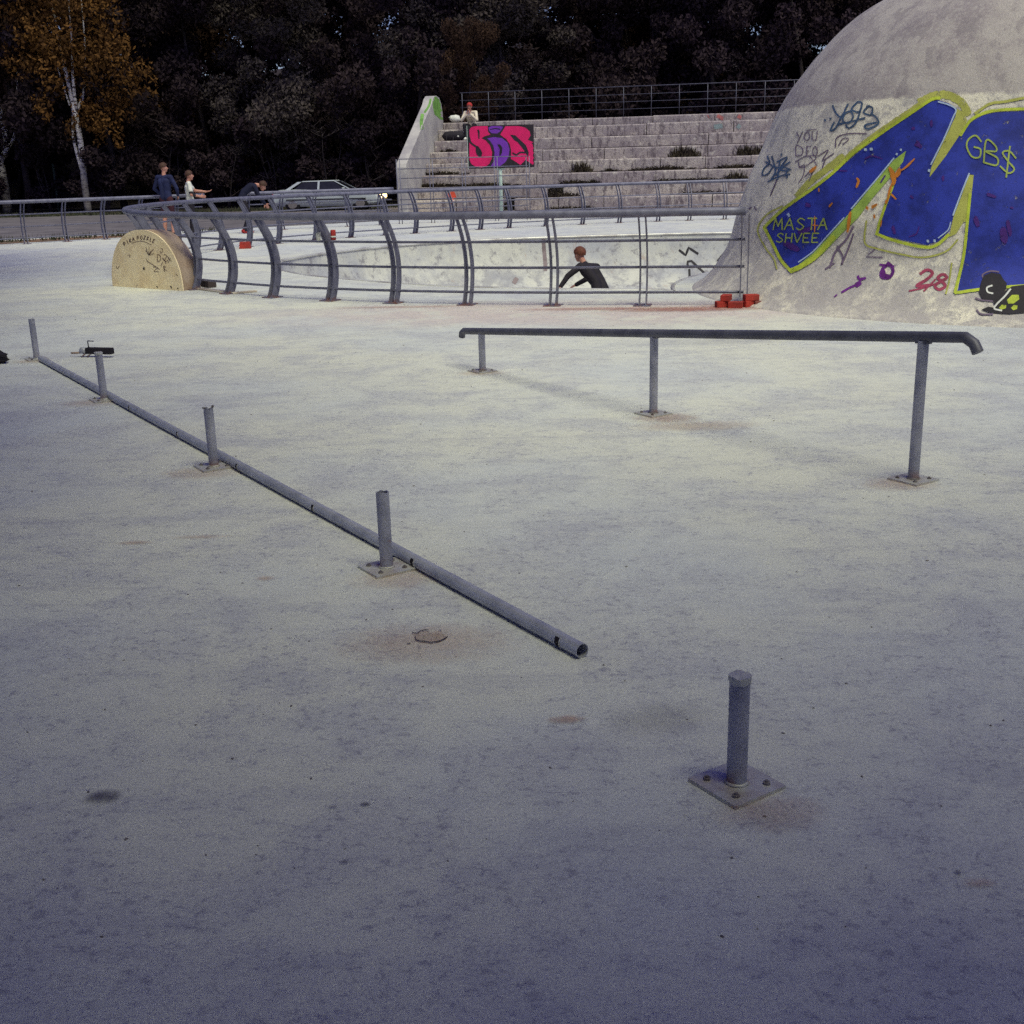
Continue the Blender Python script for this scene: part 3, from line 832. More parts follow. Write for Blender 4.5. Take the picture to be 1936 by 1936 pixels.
loop = [(2.56, 12.70), (1.5, 12.94), (.52, 13.16), (-.45, 13.47), (-1.33, 13.85), (-2.14, 14.3), (-2.95, 14.86), (-3.64, 15.5), (-4.28, 16.2), (-5.1, 17.4), (-5.75, 18.8), (-6.15, 20.4), (-6.28, 22.0), (-6.2, 23.5),
        (-5.85, 24.9), (-5.25, 26.2), (-4.5, 27.3), (-3.64, 28.2), (-2.2, 29.35), (-.62, 30.35), (1.07, 31.2), (3.06, 31.95), (4.98, 32.3), (7.0, 32.4), (9.5, 32.0)]
nearp = [(2.5, 12.71), (1.46, 12.95), (.52, 13.16), (-.45, 13.47), (-1.33, 13.85), (-2.14, 14.3), (-2.95, 14.86), (-3.64, 15.5), (-4.28, 16.2), (-4.82, 16.98), (-5.32, 17.85), (-5.7, 18.75), (-5.98, 19.7), (-6.17, 20.7), (-6.26, 21.7), (-6.24, 22.7), (-6.13, 23.7)]
farp = [(-5.88, 24.7), (-5.5, 25.65), (-5.0, 26.55), (-4.35, 27.45), (-3.64, 28.2), (-2.9, 28.85), (-2.2, 29.35), (-1.4, 29.9), (-.62, 30.35), (.19, 30.8), (1.07, 31.2), (2.06, 31.6), (3.06, 31.95), (4.02, 32.17), (4.98, 32.3), (5.99, 32.4), (7.0, 32.4), (8, 32.3)]
railing('bowl_railing', loop, -1, nearp + farp, 'curved grey steel railing looping round the sunken bowl')
railing('outer_railing', [(-20, 23.9), (-16, 26.4), (-12.6, 28.55), (-10.9, 29.75), (-9.4, 30.95), (-8.0, 32.0)], 1, .98, 'grey steel railing beside the bare soil strip')
railing('outer_railing', [(-7.0, 32.7), (-5.6, 33.5), (-4.2, 34.15), (-3.2, 34.55)], 1, .95, 'short grey railing in front of the white car')

# tall straight railing at the left foot of the bleachers
tr = tag(empty('tall_railing', (-3.0, 34.75, 0)), 'tall thin pipe railing at the left foot of the bleachers', 'railing')
ta, tb = Vector((-3.0, 34.75, 0)), Vector((.72, 35.25, 0))
for z in (.42, .68, .98, 1.27, 1.53, 1.80):
    MB().tube([Vector((0, 0, z)), tb - ta + Vector((0, 0, z))], .014, 6).build('rail', MAT['rail'], tr, True)
for i in range(5):
    q = (tb - ta) * (i / 4)
    pb = MB()
    for s_ in (-.045, .045): pb.tube([q + Vector((s_, 0, 0)), q + Vector((s_, 0, 1.8))], .013, 6)
    po = pb.build('post', MAT['rail'], tr, True)

# ------------------------------------------------------------------ grind rail and stumps
YAW = R_(33)
pl_me = MB().box((0, 0, .005), (.170, .170, .010)).mesh('base_plate'); pl_me.materials.append(MAT['plate'])
def ring(n=6, r=.010, z0=.0, z1=.008):
    b = MB()
    b.tube([(0, 0, z0), (0, 0, z1)], r, 6)
    b.tube([(0, 0, z1 - .001), (0, 0, z1 + .005)], .0045, 8)
    return b.mesh('bolt')
BOLT = ring(); BOLT.materials.append(MAT['bolt'])
def plate_on(root, q):
    pl = link('base_plate', pl_me, None, root, q, YAW)
    for sx in (-1, 1):
        for sy in (-1, 1):
            link('bolt', BOLT, None, pl, (sx * .052, sy * .052, .008), random.random())
    return pl
def open_tube(b, p0, p1, r, wall, n=22, jag=0.0):
    p0, p1 = Vector(p0), Vector(p1)
    t = (p1 - p0).normalized()
    up = Vector((0, 0, 1)) if abs(t.z) < .9 else Vector((1, 0, 0))
    a = t.cross(up).normalized(); c = a.cross(t)
    def rg(p, rr, j=0):
        return [p + (a * math.cos(2 * math.pi * k / n) + c * math.sin(2 * math.pi * k / n)) * rr + t * (j * random.uniform(-1, 1)) for k in range(n)]
    A = rg(p0, r); B = rg(p1, r, jag); Cc = [q - ((q - p1) - t * (q - p1).dot(t)).normalized() * wall for q in B]
    D = rg(p1 - t * min(.25, (p1 - p0).length * .8), r - wall)
    vs = A + B + Cc + D
    fs = []
    for L in range(3):
        for k in range(n): fs.append((L * n + k, L * n + (k + 1) % n, (L + 1) * n + (k + 1) % n, (L + 1) * n + k))
    fs.append(tuple(reversed(range(n)))); fs.append(tuple(3 * n + k for k in range(n)))
    return b.add(vs, fs)
stumps = [((.545, 2.60), .295, 'cut steel post stump with flat burred top standing beyond the open pipe end'),
          ((-.497, 4.32), .315, 'hollow cut post stump beside the cracked round patch on the concrete'),
          ((-1.587, 6.05), .32, 'cut post stump with a torn ragged rim beside the fallen pipe'),
          ((-2.845, 8.09), .335, 'cut post stump standing in front of the small dark hand tool'),
          ((-4.09, 10.1), .35, 'cut post stump at the far end of the fallen pipe')]
for i, ((x, y), h_, lb) in enumerate(stumps):
    st = tag(empty('post_stump', (x, y, 0)), lb, 'post stump', 'row of cut post stumps')
    plate_on(st, (0, 0, 0))
    b = MB()
    r = .0255
    if i in (1, 2, 4):
        open_tube(b, (0, 0, .008), (0, 0, h_), r, .004, 22, .0025 if i != 2 else .006)
    else:
        b.tube([(0, 0, .008), (0, 0, h_)], r, 22)
    me = b.mesh('tube'); smooth_by_angle(me)
    link('tube', me, MAT['stump'], st)
    # weld bead at the foot
    MB().tube([(math.cos(a) * .027, math.sin(a) * .027, .012) for a in [k * math.pi / 9 for k in range(19)]], .005, 6).build('weld_bead', MAT['plate'], st, True)
    if i in (0, 3):                        # burred cap left from cutting
        cb = MB(); n = 22
        lo = [(math.cos(2 * math.pi * k / n) * (r + .0008 + random.uniform(0, .0022)), math.sin(2 * math.pi * k / n) * (r + .0008 + random.uniform(0, .0022)), h_ - .009 + random.uniform(-.007, .004)) for k in range(n)]
        hi = [(p[0] * 1.01, p[1] * 1.01, h_ + .006 + random.uniform(-.002, .002)) for p in lo]
        cb.add(lo + hi + [(0, 0, h_ + .006)], [(k, (k + 1) % n, n + (k + 1) % n, n + k) for k in range(n)] + [(n + k, n + (k + 1) % n, 2 * n) for k in range(n)] + [tuple(reversed(range(n)))])
        cb.build('burred_cap', MAT['plate'], st)
    if i == 2:                             # torn lip
        MB().box((-.022, 0, h_ + .004), (.018, .012, .006)).box((.022, .004, h_ + .008), (.012, .008, .018), Matrix.Rotation(.5, 3, 'Y')).build('torn_lip', MAT['bolt'], st)

# fallen pipe lying on the ground, hollow, with cut bracket slots
PR = .0245
pA, pB = G(78, 683, 0) + Vector((0, 0, PR)), G(1101, 1244, 0) + Vector((0, 0, PR))
pA.z = PR; pB.z = PR
pipe = tag(empty('fallen_pipe', (pB.x, pB.y, 0)), 'long hollow grey steel pipe lying on the concrete along the post stumps', 'pipe')
base = Vector((pB.x, pB.y, 0))
b = MB(); open_tube(b, pA - base, pB - base, PR, .0025, 24)
me = b.mesh('tube'); smooth_by_angle(me); link('tube', me, MAT['pipe'], pipe)
MB().tube([pA.lerp(pB, .90) - base, pA.lerp(pB, .985) - base], PR - .004, 16).build('bore_black', MAT['bore_black'], pipe)  # near-black plug paints the shade inside the open end
t = (pB - pA).normalized(); side = Vector((t.y, -t.x, 0))
if side.y > 0: side = -side
for px, py in ((1048, 1215), (783, 1063), (597, 960), (452, 882), (345, 820), (258, 770), (130, 703)):
    g_ = G(px, py, PR); s_ = (g_ - pA).dot(t)
    q = pA + t * s_ - base
    sb = MB()
    n = 6
    vs = []
    for d in (-.012, .012):
        for k in range(n):
            a = R_(-55 + 95 * k / (n - 1))
            vs.append(q + t * d + (side * math.cos(a) + Vector((0, 0, 1)) * math.sin(a)) * (PR + .0012))
    sb.add(vs, [(k, k + 1, n + k + 1, n + k) for k in range(n - 1)])
    sb.build('bracket_scar', MAT['bore_black'], pipe)
    MB().tube([q + t * .014 + (side * math.cos(R_(a)) + Vector((0, 0, 1)) * math.sin(R_(a))) * (PR + .001) for a in (-50, -20, 10, 40)], .0022, 5).build('weld_burr', MAT['coping'], pipe)

# grind rail
gr = tag(empty('grind_rail', (.9, 7.13, 0)), 'sloping dark steel grind rail on three bolted posts', 'grind rail')
g0 = Vector((.9, 7.13, 0))
pts = [((1.943, 5.425), .675), ((.898, 7.13), .490), ((-.197, 8.885), .303)]
for (x, y), z in pts:
    q = Vector((x, y, 0)) - g0
    plate_on(gr, q)
    b = MB().tube([q + Vector((0, 0, .008)), q + Vector((0, 0, z))], .026, 20)
    me = b.mesh('post'); smooth_by_angle(me); po = link('post', me, MAT['stump'], gr)
    MB().tube([q + Vector((math.cos(a) * .028, math.sin(a) * .028, .012)) for a in [k * math.pi / 9 for k in range(19)]], .005, 6).build('weld_bead', MAT['bolt'], po, True)
    # small saddle under the rail
    MB().box(q + Vector((0, 0, z - .004)), (.045, .065, .02), Matrix.Rotation(YAW, 3, 'Z')).build('saddle', MAT['grind'], po, bevel=.003)
rA = Vector((2.062, 5.235, .714)); rB = Vector((-.335, 9.10, .285))
top = Vector((1.943, 5.425, .68)); dv = (rB - rA).normalized()
ctr = [rA + Vector((.038, -.062, -.060)), rA + Vector((.026, -.042, -.024)), rA, rA + dv * .06] + [rA.lerp(rB, k / 12) for k in range(1, 12)] + [rB - dv * .05, rB, rB + Vector((-.018, .03, -.02)), rB + Vector((-.022, .04, -.05))]
b = MB().tube([p - g0 for p in ctr], .026, 20)
me = b.mesh('rail'); smooth_by_angle(me); link('rail', me, MAT['grind'], gr)

# ------------------------------------------------------------------ half-round cream box
fl, fr = G(213, 541), G(346, 550)
fc = (fl + fr) / 2; ex = (fr - fl).normalized(); wF = (fr - fl).length / 2
ey = Vector((-ex.y, ex.x, 0))
if ey.y < 0: ey = -ey
hF = .80
box = tag(empty('half_round_box', fc), 'cream half-round plywood skate box with marker writing beside the railing', 'skate box')
def arcp(n=40, s_=1.0):
    out = []
    for k in range(n + 1):
        a = math.pi * k / n
        c, sn = math.cos(a), math.sin(a)
        out.append((wF * s_ * math.copysign(abs(c) ** .92, c), hF * s_ * sn ** .90))
    return out
poly = arcp()
fnb = lambda a, c, d: tuple(ex * a + ey * d + Vector((0, 0, c)))
face = MB().prism(poly, 0, .018, fnb).build('front_panel', MAT['cream'], box)
MB().prism(arcp(40, .985), .29, .31, fnb).build('back_panel', MAT['ply'], box)
bs = MB(); n = len(poly)
ins = arcp(40, .97)
for d in (.020, .288):
    bs.add([fnb(a, c, d) for a, c in arcp(40, .992)] + [fnb(a, c, d) for a, c in ins], [])
for k in range(n - 1):
    for (o0, o1) in ((0, 2 * n), (n, 3 * n)):
        bs.f.append((o0 + k, o0 + k + 1, o1 + k + 1, o1 + k))
    bs.f.append((k, k + 1, n + k + 1, n + k)); bs.f.append((2 * n + k, 2 * n + k + 1, 3 * n + k + 1, 3 * n + k))
bs.build('curved_skin', MAT['ply'], box, True)
bbv = bvh_of([face])
ZB = Zf(200, 430, 12.07)
P_INK = mat_paint('brown_ink', (.10, .045, .05), .7, .5, .15)
S1 = []
word = 'PIKAPOZKLE'; angs = [(455, 380), (520, 340), (580, 305), (645, 275), (745, 250), (820, 245), (890, 245), (960, 260), (1030, 290), (1090, 320)]
for ch, (x, y) in zip(word, angs):
    th = (x - 780) / 780 * 1.0
    dx = (math.cos(th), math.sin(th)); dy = (math.sin(th), -math.cos(th))
    S1 += text(ch, x - 30 * dx[0], y - 30 * dx[1] + 30, 46, 80, 50, 1.0, dx, dy)
S1 = [(ZB(p), 1.15) for p, _ in S1]
S1 += [(ZB(q), .9) for q in [[(600, 360), (700, 325), (850, 320), (1040, 395)], [(920, 440), (960, 600)], [(990, 440), (985, 620)], [(1040, 520), (990, 620)], [(1090, 490), (1000, 630)], [(1100, 590), (1010, 640)], [(910, 520), (975, 620)],
     [(920, 710), (960, 790)], [(940, 760), (1040, 830), (1150, 900), (1230, 960)], [(1185, 610), (1180, 780), (1250, 740), (1240, 650), (1190, 610)], [(1250, 480), (1300, 500), (1270, 590), (1240, 540)], [(1330, 620), (1390, 640), (1340, 760), (1310, 700)],
     [(1400, 650), (1500, 780)], [(1430, 800), (1480, 700)], [(1260, 880), (1300, 790)], [(1320, 880), (1340, 1020)], [(1320, 880), (1370, 900), (1330, 940), (1400, 1000)], [(1360, 760), (1370, 830)], [(1290, 700), (1380, 780), (1450, 690)],
     [(1080, 900), (1180, 920), (1100, 1000), (1210, 1010)], [(500, 640), (560, 620), (540, 680)], [(240, 880), (270, 940), (310, 880)], [(1600, 1060), (1640, 1100)]]]
paint_strokes('marker_writing', S1, P_INK, bbv, 0, box, True, 2)
paint_strokes('hole', [(ZB([(872, 920), (880, 960)]), 3.2), (ZB([(980, 600), (990, 625)]), 2.2), (ZB([(718, 1335), (735, 1395)]), 2.6), (ZB([(1165, 1345), (1190, 1370)]), 1.5), (ZB([(1480, 1340), (1510, 1385)]), 1.5), (ZB([(1640, 1385), (1655, 1400)]), 2), (ZB([(175, 1350), (370, 1375)]), 2.0)], P_BLK, bbv, 1, box)

# ------------------------------------------------------------------ planks, bricks, small things on the plaza
def plank(a, b_, wd, th, z0, mat, label):
    v = b_ - a; L = v.length; c = (a + b_) / 2
    o = MB().box((0, 0, th / 2), (L, wd, th)).build('plank', mat, None, loc=(c.x, c.y, z0), rz=math.atan2(v.y, v.x), bevel=.003)
    return tag(o, label, 'plank', 'loose planks by the railing')
plank(G(375, 547), G(420, 552.5), .10, .02, .002, MAT['wood'], 'short pale plank lying under the railing next to the cream box')
plank(G(438, 556), G(484, 552), .09, .02, .002, MAT['wood'], 'longer bare plank lying between two railing posts')
plank(G(385, 541), G(402, 544), .12, .09, .002, MAT['bark'], 'short dark block of timber behind the planks')
bricks = [((1368, 582), .1, 0, 'brick', 'red brick lying at the railing end of the pile'), ((1392, 583), -.25, 0, 'brick', 'bright red brick lying second in the row from the railing'), ((1419, 581), .35, 0, 'brick', 'red brick carrying another brick on its back'),
          ((1421, 581), .15, .066, 'brick', 'red brick resting on top of the row'), ((1374, 581.5), 1.2, .066, 'brick', 'red brick laid crosswise over the railing end of the row'), ((1442, 581), -.1, 0, 'brick2', 'dull brown brick lying against the foot of the dome')]
bk = MB().box((0, 0, .0325), (.155, .10, .065)).mesh('brick')
bm = bmesh.new(); bm.from_mesh(bk)
bmesh.ops.bevel(bm, geom=bm.edges[:], offset=.005, segments=1, affect='EDGES'); bm.to_mesh(bk); bm.free()
for i, ((px, py), rz, z, mt, lb) in enumerate(bricks):
    me = bk.copy(); me.materials.append(MAT[mt])
    q = G(px, py)
    tag(link('brick', me, None, None, (q.x, q.y + .05, z + .002), rz), lb, 'brick', 'bricks at the railing end')
q = G(464, 470)
b = MB().box((0, 0, .07), (.24, .14, .14), None, .85)
tag(b.build('red_block', MAT['brick'], None, loc=(q.x, q.y, 0), bevel=.008), 'small bright red block at the foot of a far railing post', 'block')

# hand tool lying near the second stump
q = G(186, 675)
tool = tag(empty('hand_tool', q, R_(-16)), 'small dark hand tool with bent wire handle and thin brown rod', 'tool')
b = MB().box((.02, 0, .055), (.26, .055, .055)); b.build('body', MAT['black'], tool, bevel=.006)
MB().tube([(-.11, 0, .05), (-.16, 0, .055), (-.18, 0, .04)], [.028, .03, .012], 10).build('head', MAT['pipe'], tool, True)
MB().tube([(-.17, 0, .035), (-.27, .0, .03)], .008, 8).build('rod', MAT['ply'], tool, True)
MB().tube([(-.085, 0, .08), (-.09, 0, .135), (-.085, 0, .14), (-.03, 0, .138)], .005, 6).build('wire_handle', MAT['grind'], tool, True)
for x in (-.115, -.06): MB().tube([(x, -.02, .03), (x - .02, -.05, .005)], .006, 6).build('foot', MAT['grind'], tool, True)
# dark crumpled bag at the left edge
q = G(-8, 687)
b = MB()
for i in range(7):
    for j in range(12):
        a = 2 * math.pi * j / 12; th = math.pi * i / 6
        rr = .085 * (1 + random.uniform(-.3, .3))
        b.v.append((rr * 1.5 * math.sin(th) * math.cos(a), rr * math.sin(th) * math.sin(a), .05 + .05 * math.cos(th) * (1 + random.uniform(-.2, .4))))
for i in range(6):
    for j in range(12): b.f.append((i * 12 + j, i * 12 + (j + 1) % 12, (i + 1) * 12 + (j + 1) % 12, (i + 1) * 12 + j))
tag(b.build('crumpled_bag', MAT['black'], None, loc=(q.x, q.y, 0)), 'crumpled black bag dropped on the open concrete', 'bag')
# can and cup by a railing post
cq = Vector((-2.14, 14.3, 0))
b = MB().tube([(0, 0, 0), (0, 0, .008), (0, 0, .11), (0, 0, .12)], [.026, .032, .032, .027], 14)
can = tag(b.build('drink_can', [MAT['redc']], None, True, loc=(cq.x + .085, cq.y + .03, .715)), 'red drink can standing on the middle rail by a post', 'can')
MB().tube([(0, 0, .03), (0, 0, .05)], .0325, 14).build('white_band', MAT['white'], can, True)
b = MB().tube([(0, 0, 0), (0, 0, .10)], [.022, .032], 14)
tag(b.build('paper_cup', MAT['white'], None, True, loc=(cq.x - .085, cq.y - .03, .715)), 'small white paper cup on the middle rail by a post', 'cup')
# loose grit
b = MB(); rg = random.Random(3)
for _ in range(260):
    y = 2.0 + 12 * rg.random() ** 1.4; x = rg.uniform(-.48, .48) * y
    s_ = rg.uniform(.0012, .0032) * (1 + y * .06); a = rg.random() * 6
    M = Matrix.Rotation(a, 3, 'Z') @ Matrix.Rotation(rg.uniform(-.4, .4), 3, 'X')
    b.box((x, y, s_ * .4), (s_ * rg.uniform(1.5, 3.5), s_ * 1.5, s_), M, .6)
tag(b.build('grit', MAT['bolt'], None, fix=False), 'scattered dark grit on the concrete', None, None, 'stuff')

# ------------------------------------------------------------------ bleachers
TH = R_(11.5)
BL = Vector((-3.42, 38.9, 0))
bl = tag(empty('bleachers', BL, -TH), 'weathered concrete bleachers with stepped stained slabs', 'bleachers')
WT = .34                                   # wing wall thickness
RS, TD, LEN = .38, .60, 26.0
slabs = []
sm = {}
rs = random.Random(11)
for k in range(9):
    z1 = .15 + RS * k if k < 8 else .15 + RS * 7 + .27
    z0 = 0 if k == 0 else .15 + RS * (k - 1)
    hgt = z1 - z0
    y0 = TD * k + (.15 if k == 8 else 0)
    x = WT + .01
    while x < LEN:
        L = rs.choice((1.45, 2.1, 2.9, 3.4, 3.9))
        hole = k in (1, 2) and x < 3.55 < x + L
        if hole: L = 3.35 - x if 3.35 - x > .4 else L
        # an L-shaped slab: riser and tread, joints left open
        g_ = rs.uniform(.012, .03); sag = rs.uniform(-.012, .012)
        b = MB()
        dp = (TD + .06) if k < 8 else 1.6
        yy = y0 + rs.uniform(-.02, .02)
        pr_ = [(yy, z0 + .012), (yy, z1 - .03 + sag), (yy + .03, z1 + sag), (y0 + dp, z1 + sag), (y0 + dp, z1 - .13), (y0 + .16, z1 - .13), (y0 + .16, z0 + .012)]
        b.prism(pr_, x, x + L - g_, lambda a, c, d: (d, a, c))
        slabs.append(b.build('slab', MAT['slab'], bl, bevel=.012))
        x += L
        if hole: x += .52 if k == 2 else .36
# hollow core wall behind the slabs
MB().box((LEN / 2, 5.9, 1.3), (LEN - .6, .2, 2.6)).build('back_wall', MAT['slab'], bl)
# wing wall
wp = [(-.05, 0), (-.05, 1.58), (.02, 1.70), (3.45, 3.62), (3.70, 3.83), (3.95, 3.93), (4.25, 3.95), (4.6, 3.90), (4.85, 3.72), (5.0, 3.40), (5.05, 3.0), (5.05, 0)]
k = N('wing_render')
c = k.mix(k.ramp(k.noise(1.2, 7, .7), .36, .66), (.48, .46, .43), (.33, .31, .32))
c = k.mix(k.ramp(k.noise(9, 7, .8), .54, .68, 0, .7), c, (.24, .22, .24))
k.bump(k.noise(25, 5), .3, .01)
MAT['wing'] = k.fin(c, .85)
wing = MB().prism(wp, 0, WT, lambda a, c, d: (d, a, c)).build('wing_wall', MAT['wing'], bl, bevel=.02)
bbw = bvh_of([wing])
P_GRN = mat_paint('green_wall_spray', (.20, .42, .09), .6, .6, .3)
Z4 = Zf(720, 140, 4.83)
paint_poly('green_paint', Z4([(470, 210), (540, 200), (590, 250), (590, 340), (585, 420), (545, 415), (490, 370), (475, 300)]), P_GRN, bbw, 0, bl, 6)
paint_strokes('green_paint', [(Z4([(380, 370), (370, 440), (375, 500)]), 6), (Z4([(400, 350), (440, 290), (455, 230)]), 4)], P_GRN, bbw, 0, bl)
sbv = bvh_of(slabs)
P_VERM = mat_paint('vermilion_spray', (.75, .11, .06), .8, .5, .2)
P_PINK = mat_paint('faded_pink_spray', (.50, .17, .16), .8, .9, .4)
paint_strokes('orange_mark', [([(825, 371), (833, 370)], 11), ([(851, 371), (858, 368)], 13), ([(856, 375), (854, 384)], 4)], P_VERM, sbv, 1, bl)
paint_strokes('pink_mark', [([(1340, 220), (1350, 216), (1366, 224)], 7), ([(1390, 216), (1400, 222)], 7)], P_PINK, sbv, 1, bl)
paint_strokes('blue_mark', [([(1352, 240), (1364, 238)], 9), ([(1390, 234), (1398, 240)], 8)], mat_paint('faded_teal_spray', (.25, .32, .33), .8, .9, .4), sbv, 1, bl)
# railing along the top
tpr = tag(empty('top_railing', BL, -TH), 'thin dark pipe railing along the top of the bleachers', 'railing')
for z in (.26, .50, .74, 1.0):
    MB().tube([(.9, 5.35, 3.08 + z), (LEN - .3, 5.35, 3.08 + z)], .010 if z < 1 else .016, 6).build('rail', MAT['grind'], tpr, True)
pm = MB().tube([(0, 0, 0), (0, 0, 1.0)], .013, 6).mesh('post', True); pm.materials.append(MAT['grind'])
for i in range(26): link('post', pm, None, tpr, (.98 + i * .96, 5.35, 3.08))

# weeds in the joints
MAT['weed'] = plain('dry_weed', (.055, .045, .026), (.035, .025, .02), 5, .9)
def weed_mesh(seed, n=70, w_=.35, h_=.26):
    r = random.Random(seed); b = MB()
    for _ in range(n):
        x = max(-w_ * .8, min(w_ * .8, r.gauss(0, w_ * .45))); y = r.uniform(-.05, .05); a = r.uniform(0, math.pi)
        hh = h_ * r.uniform(.35, 1.0) * max(.3, 1 - abs(x) / w_ * .6)
        dx, dy = math.cos(a) * .018, math.sin(a) * .018
        lx, ly = r.gauss(0, .08), r.gauss(-.02, .05)
        b.add([(x - dx, y - dy, 0), (x + dx, y + dy, 0), (x + lx * .5 + dx, y + ly * .5 + dy, hh * .6), (x + lx, y + ly, hh), (x + lx * .5 - dx, y + ly * .5 - dy, hh * .6)], [(0, 1, 2, 4), (4, 2, 3)])
    return b.mesh('weed_tuft', False, False)
WM = [weed_mesh(i, 80, (.3, .55, .42)[i], (.20, .24, .50)[i]) for i in range(3)]
for m_ in WM: m_.materials.append(MAT['weed'])
weeds = [(848, 281, 0), (835, 308, 1), (800, 333, 1), (830, 333, 1), (850, 349, 0), (1285, 276, 2), (1305, 276, 2), (1098, 302, 2), (1225, 301, 1), (1258, 298, 1), (1150, 303, 0), (1085, 327, 1), (1120, 327, 0), (1255, 322, 1), (1300, 321, 1), (1330, 318, 1), (1390, 316, 2),
         (1408, 269, 2), (1395, 297, 1), (1072, 346, 1), (1330, 362, 1), (1070, 371, 1), (900, 331, 1), (930, 332, 1), (1440, 268, 2), (1110, 371, 0)]
for i, (px, py, kd) in enumerate(weeds):
    d = pray(px, py + 3).normalized()
    loc, nor, _, _ = sbv.ray_cast(cC, d)
    if loc is None: continue
    # stand it at the back of the tread below, against the riser
    loc2, n2, _, _ = sbv.ray_cast(loc + Vector((0, -.06, .25)), Vector((0, 0, -1)))
    if loc2 is None: continue
    o = link('weed_tuft', WM[kd], None, None, loc2, rs.uniform(-.3, .3) - TH)
    o.scale = (rs.uniform(.8, 1.3) * (1.9 if kd == 1 else 1.1), 1.0, rs.uniform(.55, .85) if kd == 1 else rs.uniform(.7, 1.0))
    tag(o, ['low dry weed tuft growing in a joint of the bleacher steps', 'wide fringe of dark weeds along the back of a bleacher step', 'tall bushy dark weed growing on the bleacher steps'][kd], 'weed', 'weeds on the bleachers')

# ------------------------------------------------------------------ painted sign board on a pole
YS = 37.25
ca, cb_, cc, cd = [atY(x, y, YS) for x, y in ((884, 237.5), (1009, 235.5), (1010, 316.5), (885, 319))]
sc_ = (ca + cb_ + cc + cd) / 4
foot = Vector((sc_.x, YS + .03, 0))
sign = tag(empty('graffiti_sign', foot), 'black board on a pale pole sprayed with big pink and purple letters', 'sign')
wS = ((cb_ - ca).length + (cc - cd).length) / 2; hS = ((cd - ca).length + (cc - cb_).length) / 2
brd = MB().box((0, -.0, sc_.z), (wS, .04, hS)).build('board', MAT['board'], sign)
MB().box((-wS / 2 - .008, .0, sc_.z), (.014, .05, hS + .01)).build('edge_trim', MAT['polew'], sign)
pp = atY(948, 400, YS)
MB().tube([(pp.x - foot.x, .07, 0), (pp.x - foot.x, .07, sc_.z + hS * .3)], .055, 14).build('pole', MAT['polew'], sign, True)
MB().box((pp.x - foot.x, .06, sc_.z - hS / 2 - .02), (.28, .05, .05)).build('bracket', MAT['polew'], sign)
brv = bvh_of([brd])
ZS = Zf(860, 190, 8.05)
P_MAG = mat_paint('magenta_spray', (.68, .012, .13), .85, .05, .03)
P_PUR = mat_paint('sign_purple_spray', (.17, .035, .40), .85, .05, .03)
paint_poly('pink_letter_s', ZS([(222, 440), (255, 402), (330, 390), (500, 389), (503, 470), (540, 520), (450, 545), (405, 575), (470, 610), (530, 680), (566, 780), (562, 880), (525, 960), (470, 1008), (400, 1024), (320, 1012), (250, 965), (222, 900), (220, 590), (228, 560), (222, 500)]), P_MAG, brv, 0, sign, 6)
paint_poly('purple_letter_d', ZS([(490, 575), (600, 556), (720, 572), (800, 640), (832, 740), (820, 850), (768, 938), (690, 998), (600, 1016), (540, 1012), (590, 930), (606, 800), (585, 690), (540, 620)]), P_PUR, brv, 0, sign, 6)
paint_poly('purple_dot', ZS([(512, 412), (560, 388), (700, 388), (735, 402), (690, 470), (640, 503), (560, 498), (522, 460)]), P_PUR, brv, 0, sign, 6)
paint_poly('pink_letter_r', ZS([(690, 520), (770, 392), (960, 388), (1070, 412), (1140, 470), (1152, 530), (1112, 600), (1195, 635), (1214, 700), (1218, 1000), (1090, 912), (1110, 865), (1000, 980), (852, 888), (856, 760), (838, 670), (785, 590)]), P_MAG, brv, 0, sign, 6)
paint_poly('black_gap', ZS([(340, 450), (365, 440), (378, 480), (375, 580), (358, 585), (352, 500)]), P_BLK, brv, 2, sign, 6)
paint_poly('black_gap', ZS([(320, 690), (350, 692), (395, 750), (418, 800), (405, 850), (365, 855), (330, 820), (315, 760)]), P_BLK, brv, 2, sign, 6)
paint_poly('black_gap', ZS([(645, 665), (690, 670), (722, 720), (718, 790), (690, 845), (675, 830), (685, 740)]), P_BLK, brv, 2, sign, 6)
paint_poly('black_gap', ZS([(840, 520), (920, 530), (985, 590), (1080, 680), (1125, 790), (1115, 862), (1040, 740), (960, 640), (900, 600)]), P_BLK, brv, 2, sign, 6)
paint_strokes('black_line', [(ZS([(222, 570), (240, 640), (320, 700)]), 3.5), (ZS([(880, 800), (940, 828), (990, 790), (1080, 795)]), 3), (ZS([(540, 440), (620, 425), (690, 440)]), 1.6)], P_BLK, brv, 2, sign)

